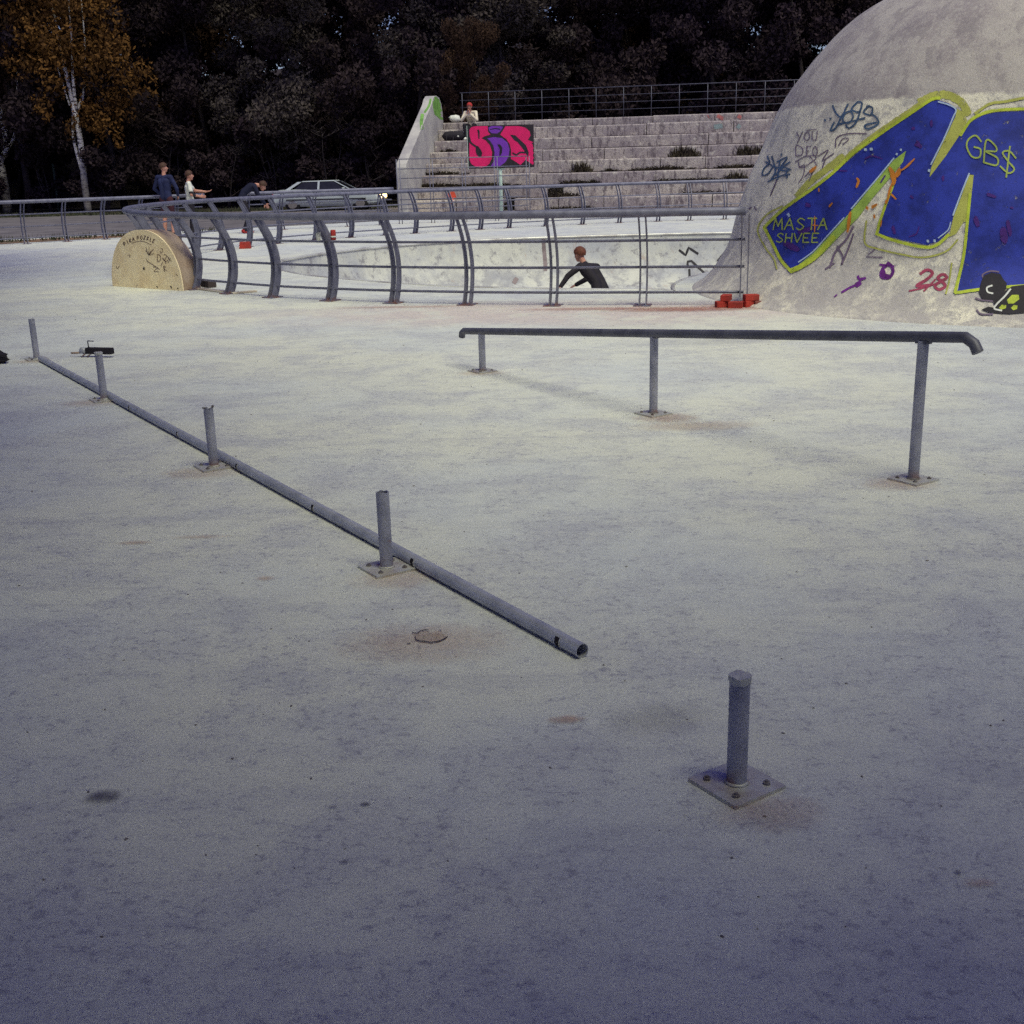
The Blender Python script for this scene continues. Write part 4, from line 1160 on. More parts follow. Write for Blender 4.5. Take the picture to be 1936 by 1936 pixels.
# ------------------------------------------------------------------ trees
def leaf_cloud(name, centers, rads, n_per, size, seed, squash=.75, droop=.25):
    r = np.random.RandomState(seed)
    V = []
    for (c, rad) in zip(centers, rads):
        n = int(n_per * (rad ** 1.6))
        d = r.normal(size=(n, 3)); d /= np.linalg.norm(d, axis=1)[:, None]
        rr = rad * r.uniform(.25, 1.0, size=(n, 1)) ** .6
        p = np.array(c) + d * rr * np.array([1, 1, squash])
        u = r.normal(size=(n, 3)); u[:, 2] -= droop; u /= np.linalg.norm(u, axis=1)[:, None]
        v = np.cross(u, r.normal(size=(n, 3))); v /= np.linalg.norm(v, axis=1)[:, None]
        s_ = size * r.uniform(.6, 1.35, size=(n, 1))
        q = np.stack([p - u * s_, p + v * s_ * .5, p + u * s_, p - v * s_ * .5], 1)
        V.append(q)
    V = np.concatenate(V).reshape(-1, 3)
    nf = len(V) // 4
    me = bpy.data.meshes.new(name)
    me.vertices.add(len(V)); me.vertices.foreach_set('co', V.ravel())
    me.loops.add(len(V)); me.loops.foreach_set('vertex_index', np.arange(len(V)))
    me.polygons.add(nf); me.polygons.foreach_set('loop_start', np.arange(nf) * 4)
    me.polygons.foreach_set('loop_total', np.full(nf, 4))
    me.update(); me.validate()
    return me
def tree_proto(seed, h, rad, z0, leaf_n, leaf_s, trunk_r, stems=1, nclump=60, squash=.75):
    r = random.Random(seed)
    tb_ = MB(); ends = []
    def limb(p, d, L, rad_, depth):
        pts, rs_ = [Vector(p)], [rad_]
        n = 5
        for i in range(n):
            d = (d + Vector((r.gauss(0, .10), r.gauss(0, .10), .05 if depth else .12))).normalized()
            pts.append(pts[-1] + d * L / n); rs_.append(rad_ * (1 - .75 * (i + 1) / n))
        tb_.tube(pts, rs_, 7 if depth == 0 else 5)
        if depth < 2:
            for j in range(5 if depth == 0 else 3):
                k_ = r.randint(1, n); az = r.uniform(0, 6.28)
                out = Vector((math.cos(az), math.sin(az), r.uniform(.2, .8))).normalized()
                limb(pts[k_], out, L * r.uniform(.28, .5), rs_[k_] * .7 + .008, depth + 1)
        ends.append(pts[-1]); ends.append(pts[3])
    for s_ in range(stems):
        a = r.uniform(0, 6.28); lean = .06 if stems == 1 else .2
        limb((0, 0, -.05), Vector((math.cos(a) * lean, math.sin(a) * lean, 1)).normalized(), h * .86, trunk_r, 0)
    cs, rr = [], []
    for i in range(nclump):
        if i < len(ends) and ends[i].z > z0: c = ends[i]
        else:
            u = r.random(); z = z0 + (h - z0) * u
            wid = rad * (1 - abs(u - .42) ** 1.7 * 1.6) * r.uniform(.35, 1.05)
            a = r.uniform(0, 6.28); c = Vector((wid * math.cos(a), wid * math.sin(a), z))
        cs.append((c.x, c.y, c.z)); rr.append(r.uniform(.45, 1.05) * rad / 3.2)
    return tb_.mesh('trunk', True, False), leaf_cloud('crown', cs, rr, leaf_n, leaf_s, seed, squash)
def plant(name, protos, loc, s_, rz, label, cat, leafmat, barkmat, group=None, sz=None):
    root = empty(name, loc, rz)
    root.scale = (s_, s_, sz or s_)
    tag(root, label, cat, group)
    tm, cm = protos
    a = link('trunk', tm, None, root); c = link('crown', cm, None, root)
    for o, m in ((a, barkmat), (c, leafmat)):
        if not len(o.data.materials): o.data.materials.append(m)
        o.material_slots[0].link = 'OBJECT'; o.material_slots[0].material = m
    return root
TP = [tree_proto(20 + i, 11.5, 3.6, 1.2, 520, .108, .17, 1, 90) for i in range(4)]
BP = [tree_proto(40 + i, 3.2, 1.7, .25, 650, .095, .05, 3, 34) for i in range(2)]
rt = random.Random(5)
GREY = 'grey green leafy tree rising behind the bleachers'
row1 = [(-31, 'leaf_dark'), (-27.4, 'leaf_dark'), (-13.6, 'leaf_dark'), (-10.2, 'leaf_grey'), (-7.2, 'leaf_dark'), (-3.6, 'leaf_dark'), (.2, 'leaf_grey'), (3.4, 'leaf_dark'), (7.0, 'leaf_dark'), (10.4, 'leaf_dark'), (14.2, 'leaf_dark'), (18.0, 'leaf_dark'), (22.5, 'leaf_dark'), (27, 'leaf_dark'), (-22.5, 'leaf_dark'), (-17.4, 'leaf_dark')]
LAB1 = 'tall dark broadleaf tree in the front rank of the wood'
for i, (x, mt) in enumerate(row1):
    y = 57 + rt.uniform(-1.3, 1.5)
    sx = rt.uniform(.9, 1.12); sz = rt.uniform(.92, 1.12)
    if -2 < x < 2: sz = .86; sx = .95; y = 55.5
    plant('broadleaf_tree', TP[i % 4], (x + rt.uniform(-.5, .5), y, 0), sx, rt.uniform(0, 6.28),
          GREY if -2 < x < 2 else ('grey green leafy tree in the front rank of the dark wood' if mt == 'leaf_grey' else LAB1), 'tree', MAT[mt], MAT['bark'], 'trees in the front rank of the wood', sz)
for i in range(14):
    x = -36 + i * 5.3
    sz = rt.uniform(.95, 1.12)
    if -3 < x < 8: sz *= .84
    plant('broadleaf_tree', TP[(i * 3 + 1) % 4], (x + rt.uniform(-1, 1), 64 + rt.uniform(-1, 2.0), .2), rt.uniform(1.0, 1.25), rt.uniform(0, 6.28),
          'dark tree standing in the second rank of the wood', 'tree', MAT['leaf_dark' if i % 4 else 'leaf_brown'], MAT['bark'], 'trees in the second rank of the wood', sz)
for i in range(13):
    x = -42 + i * 7.0
    plant('broadleaf_tree', TP[(i * 3 + 2) % 4], (x + rt.uniform(-1, 1), 71 + rt.uniform(-1, 2.0), 2.2), rt.uniform(1.25, 1.45), rt.uniform(0, 6.28),
          'dark tree high on the slope behind the wood', 'tree', MAT['leaf_dark'], MAT['bark'], 'trees on the slope', (.95 if -6 < x < 6 else 1.2))
for i in range(27):
    x = -33 + i * 2.5
    plant('bush', BP[i % 2], (x + rt.uniform(-.6, .6), 54.6 + rt.uniform(-.5, 1.6), 0), rt.uniform(.75, 1.2), rt.uniform(0, 6.28),
          'dark undergrowth bush at the edge of the wood', 'bush', MAT['leaf_dark'], MAT['bark'], 'undergrowth along the wood')
# brownish sapling behind the bleacher corner
q = atY(880, 230, 46.5)
plant('sapling', TP[1], (q.x, 46.0, 0), .36, 1.0, 'slender brown leaved sapling behind the corner of the bleachers', 'tree', MAT['leaf_brown'], MAT['bark'], None, .50)
# birches
def birch(loc, stems, crown_c, n_per, leafmat, label, seed, drips=()):
    r = random.Random(seed)
    root = tag(empty('birch_tree', loc), label, 'tree', 'birches by the road')
    b = MB()
    for pts, r0_, r1_ in stems:
        P = catmull([Vector(p) for p in pts], .35)
        b.tube(P, [r0_ + (r1_ - r0_) * i / (len(P) - 1) for i in range(len(P))], 8)
    b.build('trunk', MAT['birch'], root, True, fix=False)
    cs, rr = [], []
    for (c, rad) in crown_c:
        for _ in range(10):
            d = Vector((r.gauss(0, 1), r.gauss(0, 1), r.gauss(0, 1))) * rad * .55
            cs.append(tuple(Vector(c) + d)); rr.append(rad * r.uniform(.30, .6))
    for (c, rad) in drips: cs.append(c); rr.append(rad)
    link('crown', leaf_cloud('crown', cs, rr, n_per, .095, seed, 1.05, .5), leafmat, root)
    return root
bq = G(168, 404)
kx = 53.5 / 2200
def bp_(px, py, dy=0): return ((px - 168) * kx, dy, (404 - py) * kx * .985)
birch(bq, [([bp_(168, 404), bp_(167, 350), bp_(169, 300), bp_(168, 250), bp_(163, 200), bp_(155, 120), bp_(148, 40), bp_(143, -40)], .16, .03),
           ([bp_(166, 330), bp_(158, 300, .2), bp_(153, 265, .3), bp_(158, 215, .3), bp_(150, 150, .4)], .09, .02),
           ([bp_(169, 225), bp_(172, 180, -.2), bp_(180, 100, -.3), bp_(186, 20, -.4)], .08, .02),
           ([bp_(169, 225), bp_(182, 190, .3), bp_(192, 110, .4), bp_(196, 30, .4)], .07, .02),
           ([bp_(158, 215), bp_(140, 140, .2), bp_(128, 80, .2)], .04, .012)],
      [(bp_(150, -30), 2.4), (bp_(130, 40), 1.7), (bp_(200, 40), 1.8), (bp_(110, 100), 1.5), (bp_(215, 110), 1.7), (bp_(125, 150), 1.3), (bp_(225, 160), 1.4), (bp_(165, 100, -.8), 1.3), (bp_(215, 200), 1.2), (bp_(120, 190), 1.0), (bp_(225, 235), .8), (bp_(190, 250), .7), (bp_(90, 60), 1.2), (bp_(250, 150), .9)],
      210, MAT['leaf_gold'], 'golden autumn birch with white forked trunk beside the road', 61, [(bp_(236, 262), .35), (bp_(237, 282), .25), (bp_(205, 275), .35), (bp_(240, 290), .15)])
bq2 = G(13, 404)
k2 = bq2.y / 2200
def bp2(px, py, dy=0): return ((px - 13) * k2, dy, (404 - py) * k2 * .985)
birch(bq2, [([bp2(15, 404), bp2(16, 350), bp2(13, 310), bp2(5, 280), bp2(-2, 230), bp2(-8, 150), bp2(-10, 40)], .22, .06),
            ([bp2(14, 312), bp2(26, 285, .2), bp2(24, 230, .3), bp2(20, 165, .3), bp2(16, 80, .3)], .15, .04),
            ([bp2(17, 305), bp2(38, 285, -.2), bp2(54, 263, -.3), bp2(62, 220, -.3), bp2(72, 160, -.3)], .10, .02), ([bp2(26, 288), bp2(33, 260), bp2(38, 240)], .08, .05)],
      [(bp2(0, 40), 2.6), (bp2(-40, 60), 2.4), (bp2(45, 60), 2.0), (bp2(40, 130), 1.7), (bp2(-10, 140), 1.8), (bp2(70, 190), 1.1), (bp2(30, -20), 2.4), (bp2(60, 250), .7), (bp2(-50, 150), 1.8)],
      200, MAT['leaf_brown'], 'dull brown birch with a pale trunk splitting into several limbs', 63)
# thin green post beyond the road
q = G(112, 402)
b = MB().tube([(0, 0, 0), (0, 0, 2.2)], .05, 8)
tag(b.build('green_post', plain('dull_green_paint', (.05, .075, .06)), None, True, loc=(q.x, q.y, 0)), 'thin dull green steel post under the birches', 'post')
# verge grass
b = MB(); rg = random.Random(8)
for _ in range(5200):
    x = rg.uniform(-28, -3); y = rg.choice((rg.uniform(50.3, 52.5), rg.uniform(50.3, 52.5)))
    if rg.random() < .14:
        s_ = rg.random(); x = -17 + 9.2 * s_; y = 26.4 + 6.0 * s_ + rg.uniform(.6, 1.3)
    hh = rg.uniform(.06, .20); a = rg.uniform(0, 3.14); dx, dy = math.cos(a) * .02, math.sin(a) * .02
    b.add([(x - dx, y - dy, 0), (x + dx, y + dy, 0), (x + rg.gauss(0, .05), y + rg.gauss(0, .05), hh)], [(0, 1, 2)])
tag(b.build('grass', MAT['grass'], None, fix=False), 'ragged dark grass along the soil strip and verge', None, None, 'stuff')

# ------------------------------------------------------------------ people
def person(name, label, loc, yaw, J, cols, hair_col='hair', voxel=.0085, extra=(), facing=None):
    """J: joints in the figure's own frame (x right, y forward); one continuous remeshed body"""
    V3 = Vector
    seg = []
    def s(a, ra, b_, rb, t): seg.append((V3(a), ra, V3(b_), rb, t))
    pel, wst, ch, nk, hd = [V3(J[q]) for q in ('pelvis', 'waist', 'chest', 'neck', 'head')]
    side = (V3(J['shR']) - V3(J['shL'])).normalized()
    hs_ = (V3(J['hipR']) - V3(J['hipL'])).normalized()
    for o in (-.065, .065):
        s(pel + hs_ * o, .098, wst + side * o * .9, .090, 'top' if J.get('long', 1) else 'bottom')
        s(wst + side * o * .9, .090, ch + side * o * 1.25, .105, 'top')
    s(J['shL'], .062, J['shR'], .062, 'top')
    s(ch, .10, nk - (nk - ch) * .25, .062, 'top')
    s(nk - (hd - nk) * .2, .052, hd - (hd - nk) * .3, .050, 'skin')
    fw = V3(J.get('face', (0, 1, 0))).normalized()
    upv = (hd - nk).normalized()
    sidev = fw.cross(upv).normalized(); upv = sidev.cross(fw).normalized()
    s(hd + upv * .03 - fw * .02, .088, hd - upv * .02 + fw * .012, .080, 'skin')
    s(hd - upv * .075 + fw * .035, .050, hd - upv * .03 + fw * .03, .066, 'skin')      # jaw
    s(hd + fw * .088 - upv * .005, .010, hd + fw * .102 - upv * .03, .014, 'skin')       # nose
    s(hd + fw * .080 - upv * .068 - sidev * .016, .010, hd + fw * .080 - upv * .068 + sidev * .016, .010, 'lip')
    for o in (-1, 1):
        s(hd + sidev * o * .086 + upv * .012, .012, hd + sidev * o * .088 - upv * .025, .010, 'skin')   # ears
        s(hd + fw * .076 + sidev * o * .032 + upv * .010, .011, hd + fw * .078 + sidev * o * .034 + upv * .010, .011, 'eye')
    for L in 'LR':
        sh, el, wr = V3(J['sh' + L]), V3(J['el' + L]), V3(J['wr' + L])
        sl_ = J.get('sleeve', 'long')
        if sl_ == 'long':
            s(sh, .060, el, .048, 'top'); s(el, .048, wr - (wr - el) * .08, .038, 'top')
        else:
            m_ = sh.lerp(el, .62); s(sh, .062, m_, .056, 'top'); s(m_, .042, el, .040, 'skin'); s(el, .040, wr, .027, 'skin')
            if J.get('pad') == L: s(el.lerp(sh, .18), .052, el.lerp(wr, .3), .050, 'pad')
        d = V3(J.get('hd' + L, wr - el)).normalized()
        pn = V3(J.get('pn' + L, (0, 0, -1)))                 # palm normal
        w_ = d.cross(pn)
        w_ = w_.normalized() if w_.length > .1 else V3((1, 0, 0))
        pn = w_.cross(d).normalized()
        k0 = wr + d * .085
        for o in (-.022, 0, .022): s(wr + d * .015 + w_ * o * .7, .017, k0 + w_ * o, .015, 'skin')
        for o, ln in ((-.030, .062), (-.010, .076), (.010, .080), (.030, .070)):
            a_ = k0 + w_ * o; m1 = a_ + d * ln * .5 + pn * .006; m2 = m1 + d * ln * .45 + pn * .022
            s(a_, .0095, m1, .009, 'skin'); s(m1, .009, m2, .0078, 'skin')
        tb0 = wr + d * .03 + w_ * .028; tb1 = tb0 + (d * .6 + w_ * .9).normalized() * .042; tb2 = tb1 + (d * .95 + w_ * .25 + pn * .2).normalized() * .032
        s(tb0, .013, tb1, .011, 'skin'); s(tb1, .011, tb2, .009, 'skin')
        hp, kn, an, to = V3(J['hip' + L]), V3(J['kn' + L]), V3(J['an' + L]), V3(J['to' + L])
        if J.get('shorts'):
            s(hp, .095, kn.lerp(hp, .12), .078, 'bottom'); s(kn.lerp(hp, .12), .056, kn, .054, 'skin'); s(kn, .054, kn.lerp(an, .35), .056, 'skin'); s(kn.lerp(an, .35), .056, an, .038, 'skin')
        else:
            s(hp, .093, kn, .066, 'bottom'); s(kn, .066, kn.lerp(an, .35), .062, 'bottom'); s(kn.lerp(an, .35), .062, an, .050, 'bottom')
        hl = an + (an - to).normalized() * .05; hl.z = to.z
        s(hl + V3((0, 0, .005)), .036, an.lerp(to, .6), .040, 'shoe'); s(an.lerp(to, .5), .042, to, .036, 'shoe'); s(an, .045, hl + V3((0, 0, .02)), .040, 'shoe')
    b = MB()
    for p, ra, q, rb, t_ in seg:
        ax = q - p
        if ax.length < 1e-5: ax = V3((0, 0, 1e-4))
        d = ax.normalized()
        ring_ = []
        for a in (-90, -50, -20): ring_.append((p + d * ra * math.sin(R_(a)), max(.0008, ra * math.cos(R_(a)))))
        ring_ += [(p, ra), (q, rb)]
        for a in (20, 50, 90): ring_.append((q + d * rb * math.sin(R_(a)), max(.0008, rb * math.cos(R_(a)))))
        b.tube([r_[0] for r_ in ring_], [r_[1] for r_ in ring_], 12)
    me = b.mesh('body_src')
    src = bpy.data.objects.new('body_src', me); COL.objects.link(src)
    rm = src.modifiers.new('r', 'REMESH'); rm.mode = 'VOXEL'; rm.voxel_size = voxel
    sm_ = src.modifiers.new('s', 'SMOOTH'); sm_.factor = .5; sm_.iterations = 3
    dg = bpy.context.evaluated_depsgraph_get()
    body = bpy.data.meshes.new_from_object(src.evaluated_get(dg))
    bpy.data.objects.remove(src); bpy.data.meshes.remove(me)
    tags = []
    for q in seg:
        if q[4] not in tags: tags.append(q[4])
    body.materials.clear()
    for t_ in tags: body.materials.append(MAT[cols.get(t_, {'lip': 'lip', 'eye': 'eye', 'skin': 'skin', 'pad': 'black', 'shoe': 'black'}.get(t_, 'black'))])
    n = len(body.polygons); C = np.empty(n * 3); body.polygons.foreach_get('center', C); C = C.reshape(-1, 3)
    best = np.full(n, 1e9); idx = np.zeros(n, int)
    for p, ra, q, rb, t_ in seg:
        p_, q_ = np.array(p), np.array(q); ax = q_ - p_; L2 = max(1e-9, ax @ ax)
        tt = np.clip(((C - p_) @ ax) / L2, 0, 1)
        dist = np.linalg.norm(C - (p_ + tt[:, None] * ax), axis=1) - (ra + (rb - ra) * tt)
        m_ = dist < best - 1e-4
        best[m_] = dist[m_]; idx[m_] = tags.index(t_)
    body.polygons.foreach_set('material_index', idx)
    body.polygons.foreach_set('use_smooth', [True] * n)
    root = tag(empty(name, loc, yaw), label, 'person')
    body.name = 'body'
    link('body', body, None, root)
    # hair: a rough cap over crown and back of the head
    hb = MB(); r = random.Random(len(label))
    nu, nv = 18, 9
    for i in range(nv):
        th = math.pi * .56 * i / (nv - 1)
        for j in range(nu):
            a = 2 * math.pi * j / nu
            fwd = math.cos(a)
            lim = 1.0 if fwd < .3 else 1.0 - .38 * (fwd - .3) / .7
            t_ = th * lim * (1.18 if fwd < -.2 else 1)
            rr = .104 + r.uniform(-.003, .005)
            v = fw * math.sin(t_) * math.cos(a) * rr * 1.05 + sidev * math.sin(t_) * math.sin(a) * rr * .95 + upv * math.cos(t_) * rr * 1.06
            hb.v.append(tuple(hd + upv * .018 - fw * .008 + v))
    for i in range(nv - 1):
        for j in range(nu): hb.f.append((i * nu + j, i * nu + (j + 1) % nu, (i + 1) * nu + (j + 1) % nu, (i + 1) * nu + j))
    hb.build('hair', MAT[hair_col], root, True)
    return root
MAT['lip'] = plain('lip', (.36, .12, .10), bump=0); MAT['eye'] = plain('eye', (.05, .04, .04), bump=0, rough=.2)
def stand(h=1.78):
    k = h / 1.78
    J = dict(pelvis=(0, 0, .95), waist=(0, 0, 1.10), chest=(0, .0, 1.32), neck=(0, .0, 1.49), head=(0, .02, 1.66),
             shL=(-.185, 0, 1.43), shR=(.185, 0, 1.43), elL=(-.26, -.03, 1.14), elR=(.26, -.03, 1.14), wrL=(-.27, .06, .90), wrR=(.27, .06, .90),
             hipL=(-.095, 0, .91), hipR=(.095, 0, .91), knL=(-.11, .02, .49), knR=(.11, .02, .49), anL=(-.12, -.02, .085), anR=(.12, -.02, .085), toL=(-.14, .15, .038), toR=(.14, .15, .038),
             pnL=(1, 0, 0), pnR=(-1, 0, 0))
    return {q: tuple(v * k for v in p) if q[:2] not in ('pn',) else p for q, p in J.items()}
# man in the navy jacket, back to us, head turned right
J = stand(1.84); J.update(shorts=True, face=(.75, .65, 0), elL=(-.34, .02, 1.20), wrL=(-.25, .20, 1.02), elR=(.33, .02, 1.20), wrR=(.22, .20, 1.02))
q = G(322, 448)
MAT['maroon'] = plain('maroon_cloth', (.055, .015, .022), (.04, .012, .02), 6, .85)
person('person', 'person in navy jacket and dark shorts standing with back turned by the railing', (q.x, q.y, 0), R_(-20), J, dict(top='navy', bottom='maroon', shoe='black'))
# boy in the white shirt, facing right, one arm held out
J = stand(1.62); J.update(sleeve='short', pad='R', face=(.1, 1, .02), elL=(-.17, .16, 1.12), wrL=(-.12, .43, 1.09), hdL=(.1, 1, .12), pnL=(0, 0, 1), elR=(.26, .02, 1.03), wrR=(.20, .24, .98), hdR=(-.2, 1, -.1), pnR=(-1, 0, 0), head=(0, .04, 1.51))
q = G(357, 446)
person('person', 'person in white t-shirt facing sideways with one arm held out', (q.x + .1, q.y + .1, 0), R_(-70), J, dict(top='white', bottom='black', pad='black', shoe='black'))
# person stooping at the gap in the railing
J = stand(1.75); J.update(pelvis=(0, -.12, .90), waist=(0, -.05, 1.05), chest=(0, .14, 1.18), neck=(0, .29, 1.22), head=(0, .44, 1.20), face=(0, .8, -.6), shL=(-.185, .22, 1.18), shR=(.185, .22, 1.18), elL=(-.20, .32, .92), elR=(.20, .32, .92), wrL=(-.12, .46, .74), wrR=(.12, .46, .74),
     hipL=(-.095, -.12, .87), hipR=(.095, -.12, .87), knL=(-.11, .04, .47), knR=(.11, .0, .47), anL=(-.12, -.12, .085), anR=(.12, -.10, .085), toL=(-.13, .05, .038), toR=(.13, .07, .038))
q = G(472, 441)
MAT['navy2'] = plain('dark_navy_cloth', (.010, .012, .035), (.008, .009, .025), 6, .85)
person('person', 'person in dark clothes stooping forward at the gap in the railing', (q.x, q.y, 0), R_(-75), J, dict(top='navy2', bottom='black', shoe='redc'))
# seated person in the cream jacket on the top step
d = pray(889, 226).normalized()
bx = BL + Matrix.Rotation(-TH, 3, 'Z') @ Vector((0, 0, 0))
exb = Matrix.Rotation(-TH, 3, 'Z') @ Vector((1, 0, 0)); eyb = Matrix.Rotation(-TH, 3, 'Z') @ Vector((0, 1, 0))
tz = .15 + RS * 7                          # height of the top tread
pt = atY(889, 240, 42.55)
seat = Vector((pt.x, 42.55, 0))
back = (seat - BL).dot(eyb)
seat += eyb * ((TD * 7 + .12) - back)
J = stand(1.75)
J.update(pelvis=(0, 0, .10), waist=(0, .02, .24), chest=(0, .14, .44), neck=(0, .22, .59), head=(0, .29, .74), face=(0, 1, -.35), shL=(-.19, .17, .54), shR=(.19, .17, .54), elL=(-.27, .38, .28), elR=(.27, .38, .28), wrL=(-.06, .46, .48), wrR=(.06, .46, .48), hdL=(.2, .1, 1), hdR=(-.2, .1, 1), pnL=(1, 0, 0), pnR=(-1, 0, 0),
     hipL=(-.1, .02, .09), hipR=(.1, .02, .09), knL=(-.17, .44, .12), knR=(.17, .44, .12), anL=(-.13, .42, -.29), anR=(.13, .42, -.29), toL=(-.14, .58, -.345), toR=(.14, .58, -.345))
person('person', 'person in cream jacket and red cap sitting hunched on the top step', seat + Vector((0, 0, tz + .005)), math.pi - TH, J, dict(top='offw', bottom='black', shoe='white'), 'redc')
# bag and bundle beside the seated person
def on_step(px, yb, k_):
    p = BL + eyb * yb
    # move along the step until the projected column matches
    lo, hi = 0, 20
    for _ in range(40):
        mid_ = (lo + hi) / 2; w_ = p + exb * mid_ + Vector((0, 0, .15 + RS * k_)); r_ = w_ - cC
        if 968 + FPX * r_.dot(cR) / r_.dot(cF) < px: lo = mid_
        else: hi = mid_
    return p + exb * lo + Vector((0, 0, .15 + RS * k_))
p = on_step(858, TD * 7 - .05 - .25, 6)
bag = tag(empty('duffel_bag', p, -TH), 'black duffel bag hanging over a step beside the seated person', 'bag')
b = MB()
for i in range(9):
    t_ = i / 8; x = -.42 + .84 * t_; rr = .15 * (1 - abs(2 * t_ - 1) ** 4) ** .5 + .02
    for j in range(12):
        a = 2 * math.pi * j / 12; b.v.append((x, rr * math.cos(a), .16 + rr * math.sin(a) * (.95 if math.sin(a) > 0 else 1)))
for i in range(8):
    for j in range(12): b.f.append((i * 12 + j, i * 12 + (j + 1) % 12, (i + 1) * 12 + (j + 1) % 12, (i + 1) * 12 + j))
b.f += [tuple(range(12)), tuple(96 + j for j in range(12))]
b.build('bag_body', MAT['black'], bag, True)
MB().tube([(-.2, -.14, .22), (-.22, -.19, .05), (-.12, -.21, -.10), (.0, -.19, -.08), (.04, -.14, .2)], .014, 6).build('strap', MAT['black'], bag, True)
MB().tube([(.2, -.168, .14), (.2, -.176, .14)], .03, 10).build('badge', MAT['white'], bag, True)
p = on_step(862, TD * 8 + .35, 7)
b = MB(); r = random.Random(2)
for i in range(6):
    for j in range(10):
        a = 2 * math.pi * j / 10; th = math.pi * i / 5; rr = .15 * (1 + r.uniform(-.25, .25))
        b.v.append((rr * 1.5 * math.sin(th) * math.cos(a), rr * .8 * math.sin(th) * math.sin(a), .13 + rr * .75 * math.cos(th)))
for i in range(5):
    for j in range(10): b.f.append((i * 10 + j, i * 10 + (j + 1) % 10, (i + 1) * 10 + (j + 1) % 10, (i + 1) * 10 + j))
tag(b.build('jacket_bundle', MAT['white'], None, True, loc=p + Vector((0, 0, .27))), 'crumpled white jacket lying on the ledge above the black bag', 'clothing')

# skater crouching in the bowl on a board
fz = -1.35
spos = Vector((1.55, 19.6, fz))
J = stand(1.70)
J.update(long=1, pelvis=(.02, -.10, .80), waist=(-.02, .0, .98), chest=(-.14, .12, 1.17), neck=(-.22, .22, 1.29), head=(-.27, .29, 1.43), face=(-.6, .7, -.2), shL=(-.30, .10, 1.25), shR=(.02, .28, 1.21), elL=(-.52, .05, 1.10), elR=(-.08, .46, 1.02), wrL=(-.66, .0, .93), wrR=(-.30, .52, .90),
     hipL=(-.07, -.10, .77), hipR=(.11, -.06, .77), knL=(-.28, .14, .53), knR=(.30, .16, .52), anL=(-.26, -.04, .19), anR=(.27, -.02, .19), toL=(-.25, .12, .145), toR=(.28, .13, .145), pnL=(0, 0, -1), pnR=(0, 0, -1))
MAT['redhair'] = plain('reddish_hair', (.16, .05, .03), (.10, .035, .02), 30, .7)
person('person', 'person in dark clothes crouching on a skateboard inside the bowl', spos, R_(8), J, dict(top='black', bottom='black', shoe='black'), 'redhair')
sk = tag(empty('skateboard', spos, R_(8)), 'dark skateboard under the crouching skater in the bowl', 'skateboard')
b = MB()
for i in range(13):
    x = -.40 + .80 * i / 12; k_ = max(0, abs(x) - .28) / .12; hw = .10 * (1 - k_ ** 3 * .75)
    z = .085 + .05 * k_ ** 1.3
    b.v += [(x, .04 - hw, z), (x, .04 + hw, z), (x, .04 + hw, z + .012), (x, .04 - hw, z + .012)]
for i in range(12):
    for j in range(4): b.f.append((i * 4 + j, i * 4 + (j + 1) % 4, (i + 1) * 4 + (j + 1) % 4, (i + 1) * 4 + j))
b.f += [(0, 1, 2, 3), (48, 49, 50, 51)]
b.build('deck', MAT['black'], sk)
for x in (-.22, .22):
    MB().box((x, .04, .06), (.05, .12, .045)).build('truck', MAT['pipe'], sk)
    for y_ in (-.045, .125): MB().tube([(x, y_ - .016, .028), (x, y_ + .016, .028)], .028, 14).build('wheel', MAT['white'], sk, True)

# ------------------------------------------------------------------ passing car
ca0, ca1 = G(556, 401), G(744, 400)
cdir = (ca1 - ca0); cdir.z = 0; clen = 4.25
cpos = Vector((-7.1, 49.3, .004))
car = tag(empty('car', cpos, R_(-3)), 'silver white saloon car with lit headlights passing behind the railing', 'car')
car.scale = (1.04, 1, .87)
MAT['carpaint'] = plain('silver_car_paint', (.46, .50, .52), (.42, .46, .48), 1.5, .28, .15, bump=0)
MAT['glass'] = plain('dark_car_glass', (.02, .02, .028), bump=0, rough=.08)
MAT['tyre'] = plain('tyre_rubber', (.018, .016, .02), bs=40, rough=.9)
MAT['trim'] = plain('dark_car_trim', (.03, .028, .034), rough=.6)
st = [(-2.12, .42, .66, .62, .70), (-2.05, .28, .90, .74, .80), (-1.8, .22, .97, .80, .84), (-1.2, .20, .98, .82, .85), (-.4, .20, .95, .83, .86), (.4, .20, .93, .83, .86), (.95, .20, .90, .83, .86), (1.4, .21, .83, .81, .84), (1.85, .24, .74, .76, .79), (2.08, .30, .64, .66, .70), (2.14, .38, .56, .56, .60)]
b = MB()
for x, zb, zt_, hwb, hw in st:
    zm = zb + (zt_ - zb) * .55
    b.v += [(x, -hwb * .93, zb), (x, -hw, zb + .12 * (zt_ - zb) + .03), (x, -hw * 1.0, zm), (x, -hw * .95, zt_ - .03), (x, -hw * .86, zt_), (x, hw * .86, zt_), (x, hw * .95, zt_ - .03), (x, hw, zm), (x, hw, zb + .12 * (zt_ - zb) + .03), (x, hwb * .93, zb)]
for i in range(len(st) - 1):
    for j in range(10): b.f.append((i * 10 + j, i * 10 + (j + 1) % 10, (i + 1) * 10 + (j + 1) % 10, (i + 1) * 10 + j))
b.f += [tuple(range(10)), tuple((len(st) - 1) * 10 + j for j in range(10))]
me = b.mesh('body'); smooth_by_angle(me, 40); link('body', me, MAT['carpaint'], car)
